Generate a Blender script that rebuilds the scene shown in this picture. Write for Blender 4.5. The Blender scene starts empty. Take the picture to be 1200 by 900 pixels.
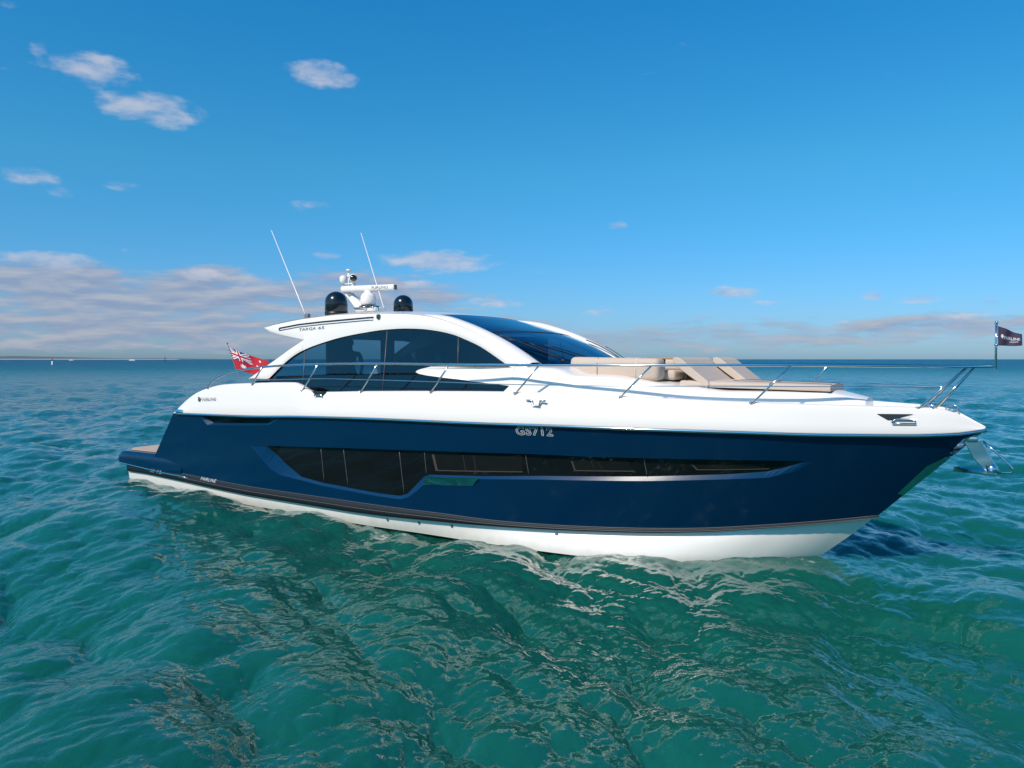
import bpy, bmesh, math, random
import numpy as np
from mathutils import Vector, Matrix
from mathutils.geometry import tessellate_polygon
R = math.radians
random.seed(4)
scene = bpy.context.scene
col = scene.collection

# ------------------------------------------------------------------ camera
CAM_Z = 3.3
cam = bpy.data.cameras.new('camera'); cam_o = bpy.data.objects.new('camera', cam); col.objects.link(cam_o)
cam.sensor_fit = 'HORIZONTAL'; cam.sensor_width = 36.0; cam.lens = 36.0 * 900 / 1200
cam.clip_start = 0.1; cam.clip_end = 60000
cam_o.location = (0, 0, CAM_Z); cam_o.rotation_euler = (R(90) - math.atan(29 / 900.), 0, 0)
scene.camera = cam_o

# ------------------------------------------------------------------ exposure
vs = scene.view_settings
vs.view_transform = 'Standard'; vs.look = 'None'; vs.gamma = 1.0; vs.use_curve_mapping = False
vs.exposure = 0.0
scene.cycles.max_bounces = 10; scene.cycles.transparent_max_bounces = 12
scene.cycles.caustics_reflective = False; scene.cycles.caustics_refractive = False
scene.cycles.use_denoising = True; scene.cycles.sample_clamp_indirect = 0.7

# ------------------------------------------------------------------ sun and sky
SUN_DIR = Vector((-.47, -.535, .69)).normalized()      # from the scene towards the sun: behind the camera, to the left
sun = bpy.data.lights.new('sun', 'SUN'); sun_o = bpy.data.objects.new('sun', sun); col.objects.link(sun_o)
sun.energy = 4.5; sun.angle = R(0.55); sun.color = (1.0, .865, .72)
sun_o.rotation_euler = (-SUN_DIR).to_track_quat('-Z', 'Y').to_euler()
SUN_EL = math.asin(SUN_DIR.z); SUN_ROT = math.atan2(SUN_DIR.x, SUN_DIR.y)

world = bpy.data.worlds.new('World'); scene.world = world; world.use_nodes = True
wn = world.node_tree; wn.nodes.clear()
def W(t, **k):
    n = wn.nodes.new(t)
    for a, b in k.items(): setattr(n, a, b)
    return n
def wmath(op, a, b=None, c=None, clamp=False):
    n = W('ShaderNodeMath', operation=op, use_clamp=clamp)
    for i, x in enumerate((a, b, c)):
        if x is None: continue
        if isinstance(x, (int, float)): n.inputs[i].default_value = x
        else: wn.links.new(x, n.inputs[i])
    return n.outputs[0]
def wmix(fac, a, b, blend='MIX'):
    n = W('ShaderNodeMix', data_type='RGBA', blend_type=blend)
    for i, x in ((0, fac), (6, a), (7, b)):
        if isinstance(x, (int, float)): n.inputs[i].default_value = x
        elif isinstance(x, tuple): n.inputs[i].default_value = x
        else: wn.links.new(x, n.inputs[i])
    return n.outputs[2]
sky = W('ShaderNodeTexSky', sky_type='NISHITA', sun_disc=False, sun_elevation=SUN_EL, sun_rotation=SUN_ROT,
        altitude=0, air_density=1.0, dust_density=0.6, ozone_density=2.5)
tc = W('ShaderNodeTexCoord'); sep = W('ShaderNodeSeparateXYZ'); wn.links.new(tc.outputs['Generated'], sep.inputs[0])
az = wmath('ARCTAN2', sep.outputs[0], sep.outputs[1]); el = wmath('ARCSINE', sep.outputs[2])
grade = W('ShaderNodeValToRGB'); wn.links.new(wmath('DIVIDE', el, R(30), clamp=True), grade.inputs[0])   # the air's own hue: a little hazier and bluer low down
ge = grade.color_ramp.elements; ge[0].position = .06; ge[0].color = (.315, .46, .71, 1); ge[1].position = 1.0; ge[1].color = (.42, .77, .93, 1)
gm = ge.new(.45); gm.color = (.375, .66, .735, 1)
hs_ = W('ShaderNodeHueSaturation'); hs_.inputs['Saturation'].default_value = 1.15; hs_.inputs['Value'].default_value = 1.22
wn.links.new(wmix(1.0, sky.outputs[0], grade.outputs[0], 'MULTIPLY'), hs_.inputs['Color']); sky_c = hs_.outputs[0]
def noise2(saz, sel, detail, rough, off=0.0, deloff=0.0, warp=0.0):
    cmb = W('ShaderNodeCombineXYZ')
    wn.links.new(wmath('MULTIPLY_ADD', az, saz, off), cmb.inputs[0])
    wn.links.new(wmath('MULTIPLY_ADD', wmath('ADD', el, deloff), sel, off * .7), cmb.inputs[1])
    n = W('ShaderNodeTexNoise'); n.inputs['Scale'].default_value = 1.0
    n.inputs['Detail'].default_value = detail; n.inputs['Roughness'].default_value = rough
    n.inputs['Distortion'].default_value = warp
    wn.links.new(cmb.outputs[0], n.inputs['Vector'])
    return n.outputs[0]
# single clouds: azimuth, elevation, half width, half height (degrees), weight
CLOUDS = [(-31.1, 18.76, 0.84, 0.76, 0.6), (-28.47, 18.22, 2.95, 1.23, 0.9), (-25.02, 16.28, 3.76, 1.15, 0.95), (-13.86, 19.54, 2.76, 0.99, 0.95), (-33.51, 14.14, 0.44, 0.32, 0.6), (-31.98, 11.35, 2.02, 0.65, 0.8), (-30.11, 10.51, 1.14, 0.44, 0.7), (-26.82, 11.33, 1.62, 0.45, 0.7), (-14.04, 10.86, 2.28, 0.49, 0.62), (7.72, 9.68, 1.0, 0.38, 0.75), (-5.4, 7.19, 4.54, 0.95, 0.98), (-7.59, 5.54, 2.13, 0.44, 0.75), (-1.91, 4.19, 3.18, 0.51, 0.8), (-13.56, 7.45, 1.56, 0.37, 0.7), (-26.57, 7.19, 0.46, 0.28, 0.6), (16.11, 4.76, 2.7, 0.49, 0.85), (25.12, 4.26, 1.04, 0.4, 0.85), (27.97, 3.99, 2.09, 0.39, 0.8), (2.54, 6.4, 1.27, 0.32, 0.65), (30.49, 2.8, 2.84, 0.33, 0.8), (15.05, 2.46, 1.31, 0.37, 0.7), (22.89, 2.4, 1.35, 0.35, 0.7), (7.28, 3.47, 2.26, 0.38, 0.7), (18.43, 3.98, 1.72, 0.3, 0.6), (-32.8, 21.0, 0.9, 0.43, 0.55), (31.89, 3.56, 0.92, 0.27, 0.7), (-30.96, 6.31, 3.28, 0.66, 0.95), (-20.97, 5.86, 2.78, 0.59, 0.95), (-18.43, 5.18, 2.29, 0.54, 0.85)]
BANKS = [(-30.96, 4.96, 5.62, 1.42, 0.91), (-26.57, 3.92, 11.71, 1.48, 0.88), (-21.25, 4.79, 7.19, 1.66, 0.86), (-26.57, 2.22, 15.28, 1.48, 0.81), (-25.02, 1.1, 21.96, 0.69, 0.68), (20.14, 1.73, 18.52, 1.2, 0.56), (29.05, 2.17, 8.76, 0.89, 0.7), (6.34, 1.33, 16.35, 0.89, 0.56), (-2.54, 2.29, 7.62, 1.14, 0.66), (-9.46, 3.07, 7.43, 1.51, 0.76), (44, 3, 9, 1.6, 0.8), (-58, 5, 14, 3, 0.8), (70, 6, 20, 2.5, 0.7), (150, 9, 40, 4, 0.6), (-130, 8, 40, 4, 0.6), (-11.5, 4.4, 9, 2.0, 0.74)]
def blob_mask(lst):
    m = None
    for a, e, wa, we, s in lst:
        dx = wmath('MULTIPLY', wmath('SUBTRACT', az, R(a)), 1 / R(wa)); dy = wmath('MULTIPLY', wmath('SUBTRACT', el, R(e)), 1 / R(we))
        d = wmath('MULTIPLY_ADD', dx, dx, wmath('MULTIPLY', dy, dy))
        v = wmath('MULTIPLY', wmath('SUBTRACT', 1.0, wmath('MULTIPLY', d, .55), clamp=True), s)
        m = v if m is None else wmath('MAXIMUM', m, v)
    return m
def ramp01(v, lo, hi):
    n = W('ShaderNodeMapRange', interpolation_type='SMOOTHSTEP'); n.inputs[1].default_value = lo; n.inputs[2].default_value = hi
    wn.links.new(v, n.inputs[0]); return n.outputs[0]
mC = blob_mask(CLOUDS)
nA = noise2(24, 58, 7, .56, 3.0, 0, .15); nB = noise2(24, 58, 7, .56, 3.0, R(.5), .15)
fC = ramp01(wmath('ADD', wmath('MULTIPLY', nA, 1.3), mC), 1.08, 1.62)
sC = wmath('MULTIPLY_ADD', wmath('SUBTRACT', nA, nB), 2.4, .5, clamp=True)
mB = blob_mask(BANKS)
nE = noise2(15, 85, 7, .56, 8.0, 0, .2); nF = noise2(15, 85, 7, .56, 8.0, R(.4), .2)
fB = ramp01(wmath('ADD', wmath('MULTIPLY', nE, 1.5), mB), 1.00, 1.52)
sB = wmath('MULTIPLY_ADD', wmath('SUBTRACT', nE, nF), 3.0, .42, clamp=True)
CL_HI = (4.2, 4.2, 4.6, 1); CL_LO = (1.8, 2.25, 3.3, 1)      # sunlit tops and mauve undersides, in the sky's own units
cC = wmix(sC, (2.1, 2.9, 4.3, 1), CL_HI); cB = wmix(sB, CL_LO, (2.95, 3.1, 3.6, 1))
c1 = wmix(wmath('MULTIPLY', fB, .86), sky_c, cB)
c2 = wmix(wmath('MULTIPLY', fC, .68), c1, cC)
bg = W('ShaderNodeBackground'); bg.inputs[1].default_value = 0.15
wn.links.new(c2, bg.inputs[0])
wo = W('ShaderNodeOutputWorld'); wn.links.new(bg.outputs[0], wo.inputs[0])

# ------------------------------------------------------------------ materials
def mat(name, color, rough=.5, metal=0.0, coat=0.0, spec=.5, noise=0.0, nscale=6.0, bump=0.0, bscale=60.0, coat_rough=.03, coat_ior=1.5):
    m = bpy.data.materials.new(name); m.use_nodes = True; nt = m.node_tree; b = nt.nodes['Principled BSDF']
    b.inputs['Base Color'].default_value = (*color, 1); b.inputs['Roughness'].default_value = rough
    b.inputs['Metallic'].default_value = metal; b.inputs['Coat Weight'].default_value = coat
    b.inputs['Coat Roughness'].default_value = coat_rough; b.inputs['Coat IOR'].default_value = coat_ior; b.inputs['Specular IOR Level'].default_value = spec
    tco = nt.nodes.new('ShaderNodeTexCoord')
    if noise:
        n = nt.nodes.new('ShaderNodeTexNoise'); n.inputs['Scale'].default_value = nscale; n.inputs['Detail'].default_value = 6
        nt.links.new(tco.outputs['Object'], n.inputs['Vector'])
        r = nt.nodes.new('ShaderNodeMapRange'); r.inputs[3].default_value = 1 - noise; r.inputs[4].default_value = 1 + noise
        nt.links.new(n.outputs[0], r.inputs[0])
        mx = nt.nodes.new('ShaderNodeMix'); mx.data_type = 'RGBA'; mx.blend_type = 'MULTIPLY'; mx.inputs[0].default_value = 1
        mx.inputs[6].default_value = (*color, 1); nt.links.new(r.outputs[0], mx.inputs[7]); nt.links.new(mx.outputs[2], b.inputs['Base Color'])
    if bump:
        n = nt.nodes.new('ShaderNodeTexNoise'); n.inputs['Scale'].default_value = bscale; n.inputs['Detail'].default_value = 3
        nt.links.new(tco.outputs['Object'], n.inputs['Vector'])
        bp = nt.nodes.new('ShaderNodeBump'); bp.inputs['Strength'].default_value = bump; bp.inputs['Distance'].default_value = .01
        nt.links.new(n.outputs[0], bp.inputs['Height']); nt.links.new(bp.outputs[0], b.inputs['Normal'])
    return m
M = {}
M['white'] = mat('white_gelcoat', (.79, .755, .71), .28, coat=.5, noise=.015, nscale=1.5)
M['bottom'] = mat('white_bottom_paint', (.80, .765, .72), .25, coat=.5, noise=.04, nscale=2)
M['navy'] = mat('navy_paint', (.0008, .0225, .064), .25, coat=.9, spec=.1, coat_ior=1.28, coat_rough=.12, noise=.06, nscale=.8)
M['antifoul'] = mat('black_antifouling', (.012, .012, .013), .6, noise=.3)
M['rubber'] = mat('grey_rubber', (.016, .020, .024), .5, spec=.2)
M['pin'] = mat('pale_pinstripe', (.14, .15, .16), .45)
M['steel'] = mat('polished_steel', (.68, .68, .67), .10, 1.0)
M['mirror'] = mat('mirror_steel', (.60, .62, .60), .05, 1.0, noise=.1)
M['dome'] = mat('black_dome', (.005, .0055, .007), .2, coat=.6)
M['dark'] = mat('charcoal_trim', (.018, .019, .022), .5, noise=.1)
M['black'] = mat('black_plastic', (.008, .008, .009), .4)
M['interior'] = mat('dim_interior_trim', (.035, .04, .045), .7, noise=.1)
M['tan'] = mat('tan_upholstery', (.52, .43, .355), .75, noise=.05, nscale=4, bump=.15, bscale=140)
M['teak'] = mat('teak', (.36, .19, .085), .55, noise=.2, nscale=9)
M['teakdeck'] = mat('weathered_teak', (.48, .36, .27), .65, noise=.15, nscale=9)
M['brown'] = mat('dim_brown_blind', (.008, .0072, .007), .25, noise=.3, nscale=3)
M['pink'] = mat('pale_beige_trim', (.070, .055, .050), .4)
M['green'] = mat('green_lens', (.005, .05, .03), .15, coat=1)
M['lens'] = mat('dark_lens', (.01, .01, .012), .08, coat=1)
M['flagred'] = mat('flag_red', (.42, .003, .018), .8)
M['flagwhite'] = mat('flag_white', (.78, .78, .78), .8)
M['flagblue'] = mat('flag_blue', (.012, .02, .16), .8)
M['purple'] = mat('purple_flag', (.055, .035, .07), .8)
M['letter'] = mat('grey_letter', (.10, .10, .11), .4)
M['letterw'] = mat('white_letter', (.75, .77, .8), .4)
M['cloth'] = mat('dark_clothing', (.02, .022, .03), .85); M['skin'] = mat('skin', (.38, .22, .16), .6); M['hair'] = mat('dark_hair', (.02, .014, .01), .6)
def glass_mat(name, tint, refl=(.9, .95, 1), fac=.04, rough=.01, ior=1.5):
    m = bpy.data.materials.new(name); m.use_nodes = True; nt = m.node_tree; nt.nodes.clear()
    t = nt.nodes.new('ShaderNodeBsdfTransparent'); t.inputs[0].default_value = (*tint, 1)
    g = nt.nodes.new('ShaderNodeBsdfGlossy'); g.inputs[0].default_value = (*refl, 1); g.inputs[1].default_value = rough
    f = nt.nodes.new('ShaderNodeFresnel'); f.inputs[0].default_value = ior
    a = nt.nodes.new('ShaderNodeMath'); a.operation = 'ADD'; a.use_clamp = True; a.inputs[1].default_value = fac
    nt.links.new(f.outputs[0], a.inputs[0])
    mx = nt.nodes.new('ShaderNodeMixShader'); o = nt.nodes.new('ShaderNodeOutputMaterial')
    nt.links.new(a.outputs[0], mx.inputs[0]); nt.links.new(t.outputs[0], mx.inputs[1]); nt.links.new(g.outputs[0], mx.inputs[2]); nt.links.new(mx.outputs[0], o.inputs[0])
    return m
M['sideglass'] = glass_mat('tinted_side_glass', (.12, .25, .34), fac=.03)
M['screen'] = glass_mat('blue_tinted_screen_glass', (.30, .48, .60), (.50, .74, .92), fac=.07, ior=1.55)
M['hullglass'] = mat('black_hull_glass', (.006, .007, .008), .05, coat=.0, spec=.35)

def add_stain(m, z0, z1, color):
    nt = m.node_tree; b = nt.nodes['Principled BSDF']; old = b.inputs['Base Color'].links[0].from_socket; N = nt.nodes.new
    tco = N('ShaderNodeTexCoord'); sp = N('ShaderNodeSeparateXYZ'); nt.links.new(tco.outputs['Object'], sp.inputs[0])
    mp = N('ShaderNodeMapping'); mp.inputs['Scale'].default_value = (1, 1, .35); nt.links.new(tco.outputs['Object'], mp.inputs[0])
    n = N('ShaderNodeTexNoise'); n.inputs['Scale'].default_value = 5; n.inputs['Detail'].default_value = 6; nt.links.new(mp.outputs[0], n.inputs['Vector'])
    a = N('ShaderNodeMath'); a.operation = 'MULTIPLY_ADD'; a.inputs[1].default_value = -.16; nt.links.new(n.outputs[0], a.inputs[0]); nt.links.new(sp.outputs[2], a.inputs[2])
    r = N('ShaderNodeMapRange'); r.inputs[1].default_value = z0; r.inputs[2].default_value = z1; r.inputs[3].default_value = .35; r.inputs[4].default_value = 0; nt.links.new(a.outputs[0], r.inputs[0])
    mx = N('ShaderNodeMix'); mx.data_type = 'RGBA'; mx.inputs[7].default_value = (*color, 1); nt.links.new(r.outputs[0], mx.inputs[0]); nt.links.new(old, mx.inputs[6]); nt.links.new(mx.outputs[2], b.inputs['Base Color'])
add_stain(M['bottom'], -.24, -.10, (.34, .33, .24))

# ------------------------------------------------------------------ mesh helpers
def mesh(name, verts, faces, mats, parent=None, smooth=True, fmat=None, fsmooth=None):
    me = bpy.data.meshes.new(name); me.from_pydata([tuple(map(float, v)) for v in verts], [], [tuple(f) for f in faces])
    if not isinstance(mats, (list, tuple)): mats = [mats]
    for m in mats: me.materials.append(m)
    if fmat is not None: me.polygons.foreach_set('material_index', np.array(fmat, np.int32))
    sm = np.array(fsmooth if fsmooth is not None else [smooth] * len(me.polygons), bool)
    me.polygons.foreach_set('use_smooth', sm); me.update()
    o = bpy.data.objects.new(name, me); col.objects.link(o)
    if parent is not None: o.parent = parent
    return o
class MB:
    def __init__(s): s.v = []; s.f = []; s.fm = []; s.fs = []
    def add(s, v, f, fm=0, fs=True):
        k = len(s.v); s.v += [tuple(map(float, p)) for p in v]; s.f += [tuple(i + k for i in q) for q in f]; s.fm += [fm] * len(f); s.fs += [fs] * len(f); return s
    def grid(s, P, fm=0, fs=True, flip=False, close_u=False):      # P[i][j] points
        P = np.asarray(P, float); a, b = P.shape[:2]; f = []
        for i in range(a if close_u else a - 1):
            for j in range(b - 1):
                q = (i * b + j, ((i + 1) % a) * b + j, ((i + 1) % a) * b + j + 1, i * b + j + 1)
                f.append(q[::-1] if flip else q)
        return s.add(P.reshape(-1, 3), f, fm, fs)
    def both(s, P, fm=0, fs=True, flip=False):                        # starboard grid and its port mirror
        P = np.asarray(P, float); s.grid(P, fm, fs, flip); return s.grid(P * [1, -1, 1], fm, fs, not flip)
    def tube(s, pts, r, n=8, fm=0, caps=True):
        pts = [Vector(p) for p in pts]; rr = r if isinstance(r, (list, tuple)) else [r] * len(pts)
        ref = None; rings = []
        for i, p in enumerate(pts):
            d = (pts[min(i + 1, len(pts) - 1)] - pts[max(i - 1, 0)]).normalized()
            if ref is None: ref = d.orthogonal().normalized()
            ref = (ref - d * ref.dot(d)).normalized(); b = d.cross(ref)
            rings.append([p + (ref * math.cos(a) + b * math.sin(a)) * rr[i] for a in [2 * math.pi * k / n for k in range(n)]])
        k = len(s.v); v = [q for g in rings for q in g]; f = []
        for i in range(len(pts) - 1):
            for j in range(n): f.append((i * n + j, i * n + (j + 1) % n, (i + 1) * n + (j + 1) % n, (i + 1) * n + j))
        if caps: f.append(tuple(range(n))[::-1]); f.append(tuple((len(pts) - 1) * n + j for j in range(n)))
        return s.add(v, f, fm)
    def box(s, c, size, rot=None, bev=0.0, seg=2, fm=0):
        bm = bmesh.new(); bmesh.ops.create_cube(bm, size=1)
        bmesh.ops.scale(bm, vec=size, verts=bm.verts)
        if bev: bmesh.ops.bevel(bm, geom=bm.edges[:], offset=bev, segments=seg, profile=.5, affect='EDGES')
        if rot is not None: bmesh.ops.transform(bm, matrix=rot, verts=bm.verts)
        bm.verts.index_update(); v = [tuple(p.co + Vector(c)) for p in bm.verts]; f = [tuple(q.index for q in g.verts) for g in bm.faces]
        bm.free(); return s.add(v, f, fm, bool(bev))
    def lathe(s, prof, c, n=28, fm=0):
        P = [[(c[0] + r * math.cos(a), c[1] + r * math.sin(a), c[2] + z) for r, z in prof] for a in [2 * math.pi * k / n for k in range(n)]]
        return s.grid(P, fm, True, False, True)
    def prism(s, poly, y0, y1, fm=0, fs=False):                       # polygon in x,z extruded along y (y may be a function of x,z)
        f0 = y0 if callable(y0) else (lambda x, z: y0); f1 = y1 if callable(y1) else (lambda x, z: y1)
        n = len(poly); tri = tessellate_polygon([[Vector((x, z, 0)) for x, z in poly]])
        v = [(x, f0(x, z), z) for x, z in poly] + [(x, f1(x, z), z) for x, z in poly]
        def ori(t): 
            (ax, az_), (bx, bz), (cx, cz) = (poly[i] for i in t); return (bx - ax) * (cz - az_) - (bz - az_) * (cx - ax)
        low0 = f0(*poly[0]) < f1(*poly[0])
        f = []
        for t in tri:
            t = t if ori(t) > 0 else t[::-1]
            f.append(tuple(t) if low0 else tuple(t[::-1])); f.append(tuple(i + n for i in (t[::-1] if low0 else t)))
        area = sum(poly[i][0] * poly[(i + 1) % n][1] - poly[(i + 1) % n][0] * poly[i][1] for i in range(n))
        for i in range(n):
            q = (i, i + n, (i + 1) % n + n, (i + 1) % n); f.append(q if (area > 0) == low0 else q[::-1])
        return s.add(v, f, fm, fs)
    def obj(s, name, mats, parent=None):
        return mesh(name, s.v, s.f, mats, parent, fmat=s.fm, fsmooth=s.fs)
    def split(s, name, mats, parent=None, sides=False):                # one object per connected piece, or per side of the boat
        lab = list(range(len(s.v)))
        def root(i):
            while lab[i] != i: lab[i] = lab[lab[i]]; i = lab[i]
            return i
        if sides: key = [sum(s.v[i][1] for i in f) > 0 for f in s.f]
        else:
            for f in s.f:
                for i in f[1:]: lab[root(i)] = root(f[0])
            key = [root(f[0]) for f in s.f]
        out = []
        for k in dict.fromkeys(key):
            fi = [n for n, q in enumerate(key) if q == k]; use = sorted({i for n in fi for i in s.f[n]}); mp = {i: j for j, i in enumerate(use)}
            out.append(mesh(name, [s.v[i] for i in use], [[mp[i] for i in s.f[n]] for n in fi], mats, parent, fmat=[s.fm[n] for n in fi], fsmooth=[s.fs[n] for n in fi]))
        return out
def bevel(o, w, seg=2, ang=35):
    b = o.modifiers.new('bevel', 'BEVEL'); b.width = w; b.segments = seg; b.limit_method = 'ANGLE'; b.angle_limit = R(ang); b.harden_normals = False; return o
def tag(o, label=None, cat=None, group=None, kind=None):
    for k, v in (('label', label), ('category', cat), ('group', group), ('kind', kind)):
        if v: o[k] = v
    return o
def empty(name, loc, rz=0):
    o = bpy.data.objects.new(name, None); col.objects.link(o); o.location = loc; o.rotation_euler = (0, 0, rz); return o
def text_shape(s, bold=0.0, outline=None, spacing=1.0):
    cu = bpy.data.curves.new('lettering', 'FONT'); cu.body = s; cu.space_character = spacing; cu.resolution_u = 3
    if outline: cu.fill_mode = 'NONE'; cu.offset = bold; cu.bevel_depth = outline; cu.bevel_resolution = 0
    else: cu.offset = bold
    o = bpy.data.objects.new('lettering', cu); col.objects.link(o)
    me = bpy.data.meshes.new_from_object(o.evaluated_get(bpy.context.evaluated_depsgraph_get()))
    bpy.data.objects.remove(o); bpy.data.curves.remove(cu)
    v = np.array([p.co[:] for p in me.vertices]); f = [tuple(p.vertices) for p in me.polygons]; bpy.data.meshes.remove(me)
    lo, hi = v.min(0), v.max(0)
    u = (v[:, 0] - lo[0]) / (hi[0] - lo[0]); w = (v[:, 1] - lo[1]) / (hi[1] - lo[1])
    return u, w, v[:, 2], f
def lettering(name, s, fn, material, parent, **k):                    # fn(u, w) -> point on a surface, already offset outwards
    u, w, z, f = text_shape(s, **k)
    o = mesh(name, [fn(a, b) for a, b in zip(u, w)], f, material, parent, smooth=False)
    return o
def spline(xs, ys):
    xs = np.array(xs, float); ys = np.array(ys, float); d = np.diff(ys) / np.diff(xs); m = np.zeros_like(ys); m[0] = d[0]; m[-1] = d[-1]
    for i in range(1, len(xs) - 1): m[i] = 0 if d[i - 1] * d[i] <= 0 else 2 * d[i - 1] * d[i] / (d[i - 1] + d[i])
    def f(x):
        x = np.clip(x, xs[0], xs[-1]); i = np.clip(np.searchsorted(xs, x) - 1, 0, len(xs) - 2); h = xs[i + 1] - xs[i]; t = (x - xs[i]) / h
        return (2*t**3 - 3*t*t + 1) * ys[i] + (t**3 - 2*t*t + t) * h * m[i] + (-2*t**3 + 3*t*t) * ys[i + 1] + (t**3 - t*t) * h * m[i + 1]
    return f
def lin(pts):
    xs = [p[0] for p in pts]; ys = [p[1] for p in pts]; return lambda x: float(np.interp(x, xs, ys))

# ------------------------------------------------------------------ the sea
SEA_Z = -0.10
def wave_tile(L, N, lmin, lmax, rms, wind, seed, spread=2, p=4.0):
    rng = np.random.default_rng(seed); k1 = 2 * np.pi * np.fft.fftfreq(N, L / N); kx, ky = np.meshgrid(k1, k1, indexing='ij'); k = np.hypot(kx, ky); k[0, 0] = 1
    c = (kx * math.cos(wind) + ky * math.sin(wind)) / k
    S = k**-p * (.06 + np.abs(c)**spread) * np.exp(-(lmin * k / (2 * np.pi))**4 * .5) * np.exp(-(2 * np.pi / (k * lmax))**4 * .7); S[0, 0] = 0
    h = np.sqrt(S) * (rng.normal(size=(N, N)) + 1j * rng.normal(size=(N, N)))
    H = np.real(np.fft.ifft2(h)); s = rms / H.std(); 
    Dx = np.real(np.fft.ifft2(-1j * kx / k * h)) * s; Dy = np.real(np.fft.ifft2(-1j * ky / k * h)) * s
    # real part pairing keeps h and its displacement in step
    return H * s, Dx, Dy, L, N
def sample(T, x, y):
    H, Dx, Dy, L, N = T; fx = np.mod(x / L, 1) * N; fy = np.mod(y / L, 1) * N; i = np.floor(fx).astype(int); j = np.floor(fy).astype(int); a = fx - i; b = fy - j
    i0 = i % N; i1 = (i + 1) % N; j0 = j % N; j1 = (j + 1) % N
    return [A[i0, j0] * (1 - a) * (1 - b) + A[i1, j0] * a * (1 - b) + A[i0, j1] * (1 - a) * b + A[i1, j1] * a * b for A in (H, Dx, Dy)]
def rot(x, y, a): return x * math.cos(a) - y * math.sin(a), x * math.sin(a) + y * math.cos(a)
WIND = R(14)
TILES = [(wave_tile(71., 512, 2.6, 9.5, .088, WIND, 3), .0, 2.6), (wave_tile(43., 512, 1.5, 4.2, .040, WIND + R(24), 5), .35, 1.5),
         (wave_tile(19., 512, .55, 1.9, .031, WIND - R(18), 7), -.3, .55), (wave_tile(6.1, 640, .13, .62, .0074, WIND + R(8), 9, 1.2, 3.6), .55, .16)]
def sea_heights(x, y, gap):
    Z = np.zeros_like(x); X = np.zeros_like(x); Y = np.zeros_like(x)
    for T, a, lmin in TILES:
        u, v = rot(x + 132.5, y + 260, a); h, dx, dy = sample(T, u, v); dx, dy = rot(dx, dy, -a)
        k = np.clip(1.8 - gap / lmin * .45, 0, 1)
        Z += h * k; X += dx * k * 1.05; Y += dy * k * 1.05
    return X, Y, Z
def build_sea():
    front = np.linspace(-R(42), R(42), 1150); rest = np.linspace(R(42), 2 * np.pi - R(42), 260)[1:-1]
    ang = np.concatenate([front, rest])
    q = np.linspace(1 / 5., 1 / 600., 760)
    r = np.concatenate([[.02], np.linspace(.6, 4.7, 12), 1 / q, 600 * np.geomspace(1.02, 70, 60)])
    A, RR = np.meshgrid(ang, r, indexing='ij'); x = np.sin(A) * RR; y = np.cos(A) * RR
    gap = np.broadcast_to(np.maximum(np.gradient(r)[None, :], (np.gradient(ang)[:, None]) * r[None, :]), x.shape)
    X, Y, Z = sea_heights(x, y, gap)
    # earth curvature is left out: the far rim lies on the horizon
    co = np.stack([x + X, y + Y, Z], -1).astype(np.float32).reshape(-1, 3); na, nr = x.shape
    i = np.arange(na); i2 = (i + 1) % na; j = np.arange(nr - 1)
    a = (i[:, None] * nr + j).ravel(); b = (i2[:, None] * nr + j).ravel(); f = np.stack([a, a + 1, b + 1, b], -1)
    me = bpy.data.meshes.new('sea'); me.vertices.add(len(co)); me.vertices.foreach_set('co', co.ravel())
    me.loops.add(f.size); me.loops.foreach_set('vertex_index', f[:, ::-1].astype(np.int32).ravel() if False else f.astype(np.int32).ravel())
    me.polygons.add(len(f)); me.polygons.foreach_set('loop_start', np.arange(0, f.size, 4, dtype=np.int32)); me.polygons.foreach_set('loop_total', np.full(len(f), 4, np.int32))
    me.polygons.foreach_set('use_smooth', np.ones(len(f), bool)); me.update(calc_edges=True); me.validate()
    o = bpy.data.objects.new('sea_water', me); col.objects.link(o); o.location.z = SEA_Z; o['kind'] = 'structure'; return o
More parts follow.
